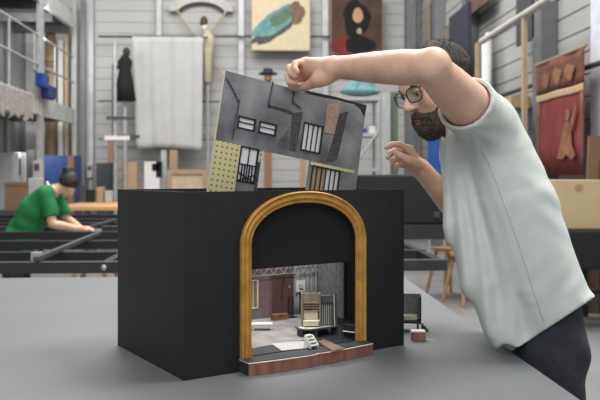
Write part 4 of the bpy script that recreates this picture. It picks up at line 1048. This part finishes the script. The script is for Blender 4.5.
# hanging front of the shirt
sh_.chain([J(458,165,1.80),J(462,225,1.76),J(479,280,1.74),J(500,328,1.725),J(531,368,1.715)],[.034,.042,.043,.036,.028],.05)
sh_.cone(shR, ssp[-1], .064, .060, .05); sh_.cone(shR, J(500,170,1.90), .064, .085, .06); sh_.cone(shR+np.array([.03,-.05,.01]), J(480,128,1.88), .055, .06, .05)
dL = unit(elL-shL); dR = unit(elR-shR)
sh_.cone(shL, ssp[-2], .060, .072, .04)
sh_.cone(shL-dL*.03, shL+dL*.22, .063, .066, .03, plane=(shL+dL*.115, unit(dL+np.array([.0,0,.10]))))
sh_.cone(shR-dR*.03, shR+dR*.2, .068, .072, .03, plane=(shR+dR*.15,dR))
# folds
rng_ = np.random.RandomState(3)
def ridge(p,q,r,k,op='add'): sh_.cone(p,q,r,r*.6,k,op)
Xs,Ds,Zs = np.meshgrid(*sh_.coords(),indexing='ij',sparse=True)
pxg = CX+FPX*Xs/Ds; pyg = HY-FPX*Zs/Ds
# drapery: folds fan out from the arm pit down the front, and short creases at back and waist
u1 = (pxg-446)/np.maximum(20,(pyg-70))           # fan coordinate
fm = np.clip((pyg-165)/60,0,1)*np.clip((500+(pyg-200)*.28-pxg)/40,0,1)
d1 = .0050*fm*np.sin(u1*62+np.sin(pyg*.021)*1.3)
u2 = (pyg-.55*(pxg-560))
bm_ = np.clip((pxg-505-(pyg-150)*.25)/40,0,1)*np.clip((pyg-140)/40,0,1)
d2 = .0022*bm_*np.sin(u2*.24+1.2*np.sin(pxg*.05))*(.5+.5*np.sin(pyg*.037+1))
u3 = (pxg+pyg*.35)
wm = np.clip((pyg-262)/30,0,1)
d3 = .0020*wm*np.sin(u3*.22+np.sin(pyg*.09))
sm_ = np.clip(1-np.hypot(pxg-478,pyg-140)/45,0,1)
d4 = .002*sm_*np.sin(np.arctan2(pyg-128,pxg-470)*9)
sh_.F += (d1+d2+d3+d4).astype(np.float32)
ridge(J(528,288,1.68),J(541,299,1.68),.013,.02); ridge(J(531,299,1.68),J(538,284,1.68),.009,.015)
# openings
hn = unit(np.cross(J(515,350,1.),J(592,299,1.))); hn = hn if hn[2]<0 else -hn
sh_.plane(np.zeros(3),hn)
hem_in = [J(563,366,sd),J(543,330,sd),J(534,312,sd)]
sh_.columns(hem_in,[.086,.083,.06],[.075]*3,Lv,.02,'sub')
sh_.chain([J(526,376,1.715),J(511,350,1.715),J(505,335,1.715)],[.022,.024,.012],.01,'sub')
sh_.cone(shL+dL*.05,shL+dL*.25,.052,.0605,.004,'sub'); sh_.cone(shR+dR*.06,shR+dR*.3,.058,.062,.004,'sub')
sh_.cone(nb-np.array([-.015,0,.01]), H(-.03,0,-.04), .070,.078,.01,'sub')
if globals().get('DEBUG'):
    P_=None
    def rows(o,S,ys):
        P=S.P; x=CX+FPX*P[:,0]/P[:,1]; y=HY-FPX*P[:,2]/P[:,1]
        for yy in ys:
            k=np.abs(y-yy)<1.5
            if k.any(): print('ROW',o,yy,round(x[k].min(),1),round(x[k].max(),1))
m_shirt = mat('pale_mint_jersey',(201,207,201),.85,var=.04,scale=40,bump=.12,bscale=500,spec=.2)
shirt = sh_.mesh('t_shirt', m_shirt, man, 'cam', 2); 
if globals().get('DEBUG'): rows('shirt',sh_,[80,90,103,120,135,150,170,185,200,212,235,250,262,280,292,300,322,335,347])
def onshirt(px,py):
    P=sh_.P; x=CX+FPX*P[:,0]/P[:,1]; y=HY-FPX*P[:,2]/P[:,1]; k=np.where(np.hypot(x-px,y-py)<2.5)[0]
    return P[k[np.argmin(P[k,1])]]
sp_px=[(482,150),(490,170),(498,190),(506,212),(514,236),(522,260),(529,282),(536,303),(542,322)]
sx=np.interp(np.linspace(0,8,60),range(9),[p[0] for p in sp_px]); sy=np.interp(np.linspace(0,8,60),range(9),[p[1] for p in sp_px])
seam=np.array([onshirt(a,b) for a,b in zip(sx,sy)])
for _ in range(6): seam[1:-1]=(seam[:-2]+2*seam[1:-1]+seam[2:])/4
seam[:,1]-=.0006
MB().tube([cam(*p) for p in seam],.0017,6).build('side_seam',m_shirt,shirt,True)
shirt['label']='pale gray green short sleeved t-shirt'
# seams
# ---- trousers
Lh = np.array([0,1.,0])
tr_ = SDF((.34,1.50,-1.27),(.80,2.12,-.20),.006)
hipc = J(556,322,1.82)
for s in (-1,0,1): tr_.cone(J(536,280,1.82)+Lh*s*.065,J(541,345,1.82)+Lh*s*.07,.078,.078,.04)
kn = {-1:np.array([.566,1.73,-.80]),1:np.array([.578,1.92,-.80])}; an = {-1:np.array([.60,1.72,-1.235]),1:np.array([.61,1.93,-1.235])}
for s in (-1,1):
    hp_=J(541,345,1.82)+Lh*s*.085+np.array([.0,0,0])
    tr_.chain([hp_,(hp_+kn[s])/2+np.array([.0,0,0]),kn[s],(kn[s]+an[s])/2+np.array([.012,0,0]),an[s]],[.076,.071,.066,.064,.058],.03)
Xs,Ds,Zs = np.meshgrid(*tr_.coords(),indexing='ij',sparse=True)
tr_.F += (.003*np.sin(Zs*55+Xs*40+np.sin(Ds*30))*np.sin(Ds*22+Zs*9)).astype(np.float32)
tr_.plane(np.array([0,0,-1.235]),(0,0,-1))
tr_.plane(J(533,286,1.82),unit([-.3,0,1]))
m_denim = mat('dark_denim',(40,42,50),.85,var=.25,scale=60,bump=.3,bscale=700)
tro = tr_.mesh('trousers', m_denim, man, 'cam', 1); tro['label']='dark charcoal denim trousers'
for s in (-1,1):
    ft = SDF((.34,an[s][1]-.09,-1.325),(.76,an[s][1]+.09,-1.16),.006)
    ft.chain([an[s]+np.array([.02,0,-.01]),an[s]+np.array([-.06,0,-.035]),an[s]+np.array([-.17,0,-.045])],[.046,.042,.032],.03)
    ft.plane(np.array([0,0,-1.309]),(0,0,-1))
    ft.mesh('shoe', mat('dark_shoe',(34,32,31),.5), man,'cam',1)
man_parts = []
# ---- hair, beard, brows
def hcut(x,y,z): return (-(z-.014-.55*x-.02*np.abs(y)/.07)).astype(np.float32)
m_hair = mat('dark_brown_hair',(28,22,19),.6,col2=(50,40,34),scale=60,bump=.6,bscale=350)
hr = SDF(HC-.17,HC+.17,.003)
HB(hr).ell(H(-.016,0,.027),(.102,.079,.080),HR,0,cut=lambda x,y,z: -((z+.030)-.026-.62*(x-.016)))
hg = hr.coords(); X3,Y3,Z3 = np.meshgrid(*hg,indexing='ij',sparse=True)
hr.F += (.0012*np.sin(X3*210+np.sin(Z3*120)*2)*np.sin(Y3*190+Z3*90)+.0016*np.sin(X3*420+Y3*330)).astype(np.float32)
hair = hr.mesh('hair',m_hair,man,'cam',1); hair['label']='short dark brown hair'
m_lip = mat('lip_red',(122,82,72),.5)
mb = MB()
mb.tube([HW_(.086,-.020,-.0700),HW_(.0990,0,-.0670),HW_(.086,.020,-.0700)],[.0040,.0066,.0040],8); mb.build('upper_lip',m_lip,man,True)
mb = MB()
mb.tube([HW_(.085,-.019,-.0770),HW_(.0975,0,-.0780),HW_(.085,.019,-.0770)],[.0040,.0074,.0040],8); mb.build('lower_lip',m_lip,man,True)
m_beard = mat('brown_beard',(36,28,24),.75,col2=(104,90,80),scale=170,bump=.8,bscale=400)
bd = SDF(HC-.20,HC+.17,.0028)
hbd = HB(bd)
for s in (-1,1):
    hbd.chain([H(-.022,s*.062,-.030),H(-.022,s*.056,-.060),H(.005,s*.040,-.092)],[.014,.027,.026],.02)
for s in (-1,1):
    hbd.cone(H(-.012,s*.054,-.052),H(.056,s*.024,-.104),.0262,.0235,.02)
    hbd.cone(H(.0,s*.064,-.012),H(.0,s*.062,-.05),.010,.016,.01)
    hbd.cone(H(.045,s*.050,-.055),H(.068,s*.030,-.085),.013,.016,.015)
    hbd.cone(H(.094,s*.004,-.0565),H(.078,s*.030,-.072),.0100,.0100,.008)
    hbd.cone(H(.078,s*.031,-.072),H(.074,s*.022,-.095),.0095,.016,.012)
    hbd.cone(H(.084,s*.008,-.090),H(.080,s*.026,-.080),.0150,.0115,.008)
hbd.cone(H(.070,0,-.106),H(.080,0,-.095),.0235,.018,.02)
hbd.chain([H(.083,-.018,-.0725),H(.0985,0,-.0715),H(.083,.018,-.0725)],[.0012,.0034,.0012],.003,'sub')
X3,Y3,Z3 = np.meshgrid(*bd.coords(),indexing='ij',sparse=True)
bd.F += (.0014*np.sin(X3*430+Z3*150)*np.sin(Y3*390+Z3*310)).astype(np.float32)
beard = bd.mesh('beard',m_beard,man,'cam',1); beard['label']='short dark brown beard with gray flecks'
def strands(P,cen,name,m,parent,n,L,lean,seed):
    r = np.random.RandomState(seed); mb = MB(); k = r.choice(len(P),n)
    for i in k:
        p = P[i]; nn = unit(p-cen); dr = unit(nn*lean[0]+np.array(lean[1])*lean[2]+r.normal(0,.35,3)); l = L*r.uniform(.6,1.3)
        q = p-nn*.002+dr*l; w_ = unit(np.cross(dr,[.3,.5,.8]))*.0006
        a=[mb.bm.verts.new(cam(*(p-nn*.002+w_))),mb.bm.verts.new(cam(*(p-nn*.002-w_))),mb.bm.verts.new(cam(*q))]
        mb.bm.faces.new(a)
        w2=np.cross(dr,w_); a=[mb.bm.verts.new(cam(*(p-nn*.002+w2))),mb.bm.verts.new(cam(*(p-nn*.002-w2))),mb.bm.verts.new(cam(*q))]; mb.bm.faces.new(a)
    o = mb.build(name,m,parent); return o
strands(hr.P,H(-.016,0,.0),'hair_strands',m_hair,hair,5000,.010,(.35,HR@np.array([-.7,0,-.1]),1.),1)
strands(bd.P,H(.02,0,-.05),'beard_strands',m_beard,beard,3500,.006,(.5,HR@np.array([.2,0,-.8]),.7),2)
for s in (-1,1):
    MB().tube([HW_(.0905,s*.014,.0135),HW_(.0885,s*.030,.0185),HW_(.074,s*.049,.013)],[.003,.0042,.002],6).build('eyebrow',m_hair,man,True)
    ey = MB().ball(HW_(.0745,s*.030,-.002),.0125,3).build('eye',mat('eye_white',(196,186,178),.2),man,True)
    e0 = HW_(.0745,s*.030,-.002); dd = (cam(*(HC+HR@np.array([1,0,-.35])))-cam(*HC)).normalized()
    MB().ball(e0+dd*.0088,.0052,2).build('iris',mat('iris_brown',(58,44,34),.2),ey,True)
    # upper lid
    MB().tube([HW_(.083,s*.017,.002),HW_(.0885,s*.030,.0040),HW_(.079,s*.044,.001)],[.0045,.0062,.0045],6).build('eyelid',m_skin,man,True)
# ---- glasses
m_gf = mat('dark_glasses_frame',(30,30,36),.3); m_lens = glass('lens',(238,242,244),.05)
gl = []
gx = .102
def rim(s):
    pts=[]
    for i in range(28):
        t=2*math.pi*i/28; c,n_=math.cos(t),math.sin(t); a=.0255*math.copysign(abs(c)**.7,c); b=.0185*math.copysign(abs(n_)**.7,n_)
        pts.append((gx-.010*abs(s*.034+a)/.06*1.0,s*.034+a,-.004+b))
    return pts
mb = MB()
for s in (-1,1): mb.tube([HW_(*p) for p in rim(s)],.0016,6,closed=True)
mb.tube([HW_(gx-.001,-.010,.004),HW_(gx+.002,0,.006),HW_(gx-.001,.010,.004)],.0016,6)
gfo = mb.build('glasses',m_gf,man,True); gfo['label']='dark framed eyeglasses'
for s in (-1,1):
    MB().tube([HW_(gx-.010,s*.0595,.008),HW_(.085,s*.073,.008),HW_(.0,s*.0815,.006),HW_(-.02,s*.080,-.006)],.0017,6).build('temple',m_gf,gfo,True)
    mb = MB(); c=[HW_(*p) for p in rim(s)]; vsx=[mb.bm.verts.new(p) for p in c]; mb.bm.faces.new(vsx); mb.build('lens',m_lens,gfo,solid=.0012)
# ---------------------------------------------------------------- person in green bent over the frames
WD=7.24
wm=SDF((-3.4,WD-.5,-1.05),(-1.6,WD+.5,.25),.009)
K2=lambda x,y,dd=0: J(x,y,WD+dd)
hipw=K2(17,244); chest=K2(37,208); shw=K2(50,193); neck=K2(56,187); head=K2(67.5,184.5)
wm.columns([hipw,K2(27,226),chest,shw],[.125,.115,.115,.075],[.05,.05,.07,.11],(0,1,0),.05)
wm.cone(shw,head,.055,.05,.03)
hf=unit([.60,-.22,-.77]); hl=unit([.22,.60,0.]); hu=np.cross(hf,hl); R2=np.stack([hf,hl,hu],1)
hd=lambda a,b,c: head+R2@np.array([a,b,c],float)
wm.ell(hd(-.005,0,.02),(.092,.072,.085),R2,.02); wm.ell(hd(.035,0,-.035),(.06,.055,.07),R2,.02)
wm.cone(hd(.09,0,.0),hd(.108,0,-.03),.010,.013,.01); wm.cone(hd(.06,0,-.095),hd(.055,0,-.09),.022,.022,.02)
wm.ell(hd(-.01,.07,-.01),(.018,.012,.03),R2,.01)
sR,eR,wR=K2(47,197,-.14),K2(52.5,224,-.2),K2(80,229,-.16)
sL,eL,wL=K2(56,196,.15),K2(67,219,.2),K2(82,229,.0)
for a,b,c in ((sR,eR,wR),(sL,eL,wL)): wm.chain([a,b,b+(c-b)*.3,c],[.055,.042,.042,.027],.02)
for c,s in ((wR,-1),(wL,1)):
    wm.cone(c,c+np.array([.06,0,-.005]),.026,.034,.015)
    for i in range(4):
        b=c+np.array([.065,(i-1.5)*.021,-.008]); wm.chain([b,b+np.array([.04,0,.006]),b+np.array([.062,0,-.016])],[.0125,.011,.0095],.006)
    wm.chain([c+np.array([.02,-s*.02,.0]),c+np.array([.055,-s*.045,.0]),c+np.array([.085,-s*.035,-.01])],[.015,.0125,.010],.008)
for s in (-1,1): wm.cone(hipw+np.array([0,s*.08,0]),hipw+np.array([.02,s*.1,-.25]),.085,.07,.03)
wo=wm.mesh('person',m_skin,None,'cam',1)
tag(wo,'dark haired person in a green shirt bent over black steel frames','person')
gs=SDF((-3.4,WD-.5,-.9),(-1.5,WD+.5,.3),.010)
gs.columns([K2(13,252),hipw,K2(27,226),chest,shw],[.15,.145,.138,.135,.085],[.055,.05,.05,.07,.12],(0,1,0),.05)
for a,b in ((sR,eR),(sL,eL)):
    d=unit(b-a); gs.cone(a-d*.03,a+d*.26,.075,.072,.03,plane=(a+d*.205,d))
Xs,Ds,Zs=np.meshgrid(*gs.coords(),indexing='ij',sparse=True)
gs.F+=(.008*np.sin(Xs*26+Zs*20+np.sin(Zs*13)*1.5)*np.sin(Zs*17-Xs*9+Ds*6)).astype(np.float32)
gs.plane(K2(14,247),unit([-.35,0,-.94]))
for a,b in ((sR,eR),(sL,eL)): d=unit(b-a); gs.cone(a+d*.12,a+d*.3,.052,.06,.004,'sub')
gs.cone(shw+(head-shw)*.3,head,.070,.075,.01,'sub')
m_green=mat('green_jersey',(24,116,62),.8,var=.1,scale=8,bump=.1)
so=gs.mesh('green_shirt',m_green,wo,'cam',2); so['label']='green sports shirt'
n0=shw+(head-shw)*.3
P=[cam(*(shw+np.array([.005,-.135,.055])+np.array([.02*i,.0,-.05*i]))) for i in range(3)]
MB().tube([cam(*K2(47,182,-.09)),cam(*K2(50,188,-.13)),cam(*K2(51,196,-.165)),cam(*K2(51.5,203,-.2))],.012,6).build('white_stripe',m_off,so,True)
wt=SDF((-3.4,WD-.35,-1.3),(-2.2,WD+.35,-.4),.012)
for s in (-1,1): wt.chain([hipw+np.array([-.01,s*.08,.02]),hipw+np.array([.0,s*.10,-.40]),np.array([hipw[0]-.02,WD+s*.11,-1.25])],[.13,.085,.06],.04)
wt.plane(np.array([0,0,-1.24]),(0,0,-1))
to=wt.mesh('trousers',m_denim,wo,'cam',1)
for s in (-1,1):
    ft=SDF((hipw[0]-.2,WD+s*.11-.12,-1.33),(hipw[0]+.25,WD+s*.11+.12,-1.15),.01)
    b=np.array([hipw[0]-.02,WD+s*.11,-1.25]); ft.chain([b,b+np.array([.08,0,-.02]),b+np.array([.18,0,-.03])],[.05,.045,.035],.02); ft.plane(np.array([0,0,-1.309]),(0,0,-1)); ft.mesh('shoe',mat('dark_shoe',(34,32,31)),wo,'cam',1)
hw_=SDF(head-.25,head+.3,.009)
hw_.ell(hd(-.012,0,.028),(.102,.083,.095),R2,0,cut=lambda x,y,z: -((z+.03)-.0-.75*(x-.015)+.012) )
hw_.ell(head+np.array([.005,0,.135]),(.052,.05,.05),None,.02); hw_.cone(hd(-.03,0,.08),head+np.array([.005,0,.12]),.05,.03,.02)
Xs,Ds,Zs=np.meshgrid(*hw_.coords(),indexing='ij',sparse=True); hw_.F+=(.003*np.sin(Xs*140+Zs*60)*np.sin(Ds*120)).astype(np.float32)
ho=hw_.mesh('hair',mat('near_black_hair',(26,20,18),.5,col2=(48,38,34),scale=40,bump=.5),wo,'cam',1); ho['label']='dark hair tied in a high bun'
for s in (-1,1): MB().ball(cam(*hd(.078,s*.03,.0)),.012,2).build('eye',mat('eye_white',(196,186,178)),wo,True)
# tool in the hand
p=cam(*(wR+np.array([.10,.03,-.012]))); tl=MB().beam((0,0,.012),(.09,.02,.012),.025,.02).build('hand_tool',m_galv); tl.location=(p.x,p.y,p.z-.012); tag(tl,'small metal tool in the hands of the person in green','tool')
# ---------------------------------------------------------------- camera and light
cd = bpy.data.cameras.new('camera'); co = bpy.data.objects.new('camera', cd); C.objects.link(co)
co.location = (0,0,CAMZ); co.rotation_euler = (math.pi/2, 0, -PSI)
cd.lens = 45; cd.sensor_width = 36; cd.sensor_fit = 'HORIZONTAL'; cd.shift_y = -24/600; cd.clip_end = 100; cd.clip_start = .05
cd.dof.use_dof = True; cd.dof.focus_distance = 1.72; cd.dof.aperture_fstop = 6.3
sc = bpy.context.scene; sc.camera = co
w = bpy.data.worlds.new('world'); sc.world = w; w.use_nodes = True
w.node_tree.nodes['Background'].inputs[0].default_value = (.93,.96,1,1); w.node_tree.nodes['Background'].inputs[1].default_value = .34
def area(name, loc, tgt, size, power, col=(1,1,1), sy=None):
    l = bpy.data.lights.new(name,'AREA'); l.energy = power; l.color = col; l.size = size
    if sy: l.shape = 'RECTANGLE'; l.size_y = sy
    o = bpy.data.objects.new(name,l); C.objects.link(o); o.location = loc
    o.rotation_euler = (Vector(tgt)-Vector(loc)).to_track_quat('-Z','Y').to_euler(); return o
area('skylight', (2.2,2.3,5.2), (.3,1.8,1), 1.8, 225, (1,.98,.95))
area('skylight_far', (-.5,9,7.5), (-.5,10,0), 5.5, 980, (1,.98,.96), 8)
area('front_fill', (-1,-1.6,4.2), (-.5,10,2.5), 5, 140, (.97,.98,1), 3)  # added fill behind the camera, brightens left wall and background
lp = B(.27,.13,.35); lt = B(.31,.19,.0)
l = bpy.data.lights.new('stage_lamp','SPOT'); l.energy = 4.0; l.spot_size = math.radians(80); l.spot_blend = .9; l.shadow_soft_size = .03; l.color=(1,.96,.92)
o = bpy.data.objects.new('stage_lamp',l); C.objects.link(o); o.location = lp; o.rotation_euler = (lt-lp).to_track_quat('-Z','Y').to_euler()
lp = B(.40,.17,.36); lt = B(.50,.345,.09)
l = bpy.data.lights.new('stage_back_fill','SPOT'); l.energy = 2.2; l.spot_size = math.radians(60); l.spot_blend = .9; l.shadow_soft_size = .02; l.color=(1,.97,.94)  # extra spot added to brighten the drape at back right
o = bpy.data.objects.new('stage_back_fill',l); C.objects.link(o); o.location = lp; o.rotation_euler = (lt-lp).to_track_quat('-Z','Y').to_euler()
area('gallery_fill',(GX-.25,13.2,zu-.3),(XL,15.2,zl+1.1),.8,32,(1,.98,.95))  # both gallery lights are added fill for the dim wall below the decks
area('gallery_fill',(GX-.25,13.0,zl-.3),(XL,15.2,1.0),.6,12,(1,.98,.95))
sc.view_settings.view_transform = 'Standard'; sc.view_settings.look = 'None'; sc.view_settings.gamma = 1; sc.view_settings.exposure = 0.12
sc.view_settings.use_curve_mapping = False
sc.cycles.use_denoising = True; sc.cycles.max_bounces = 8
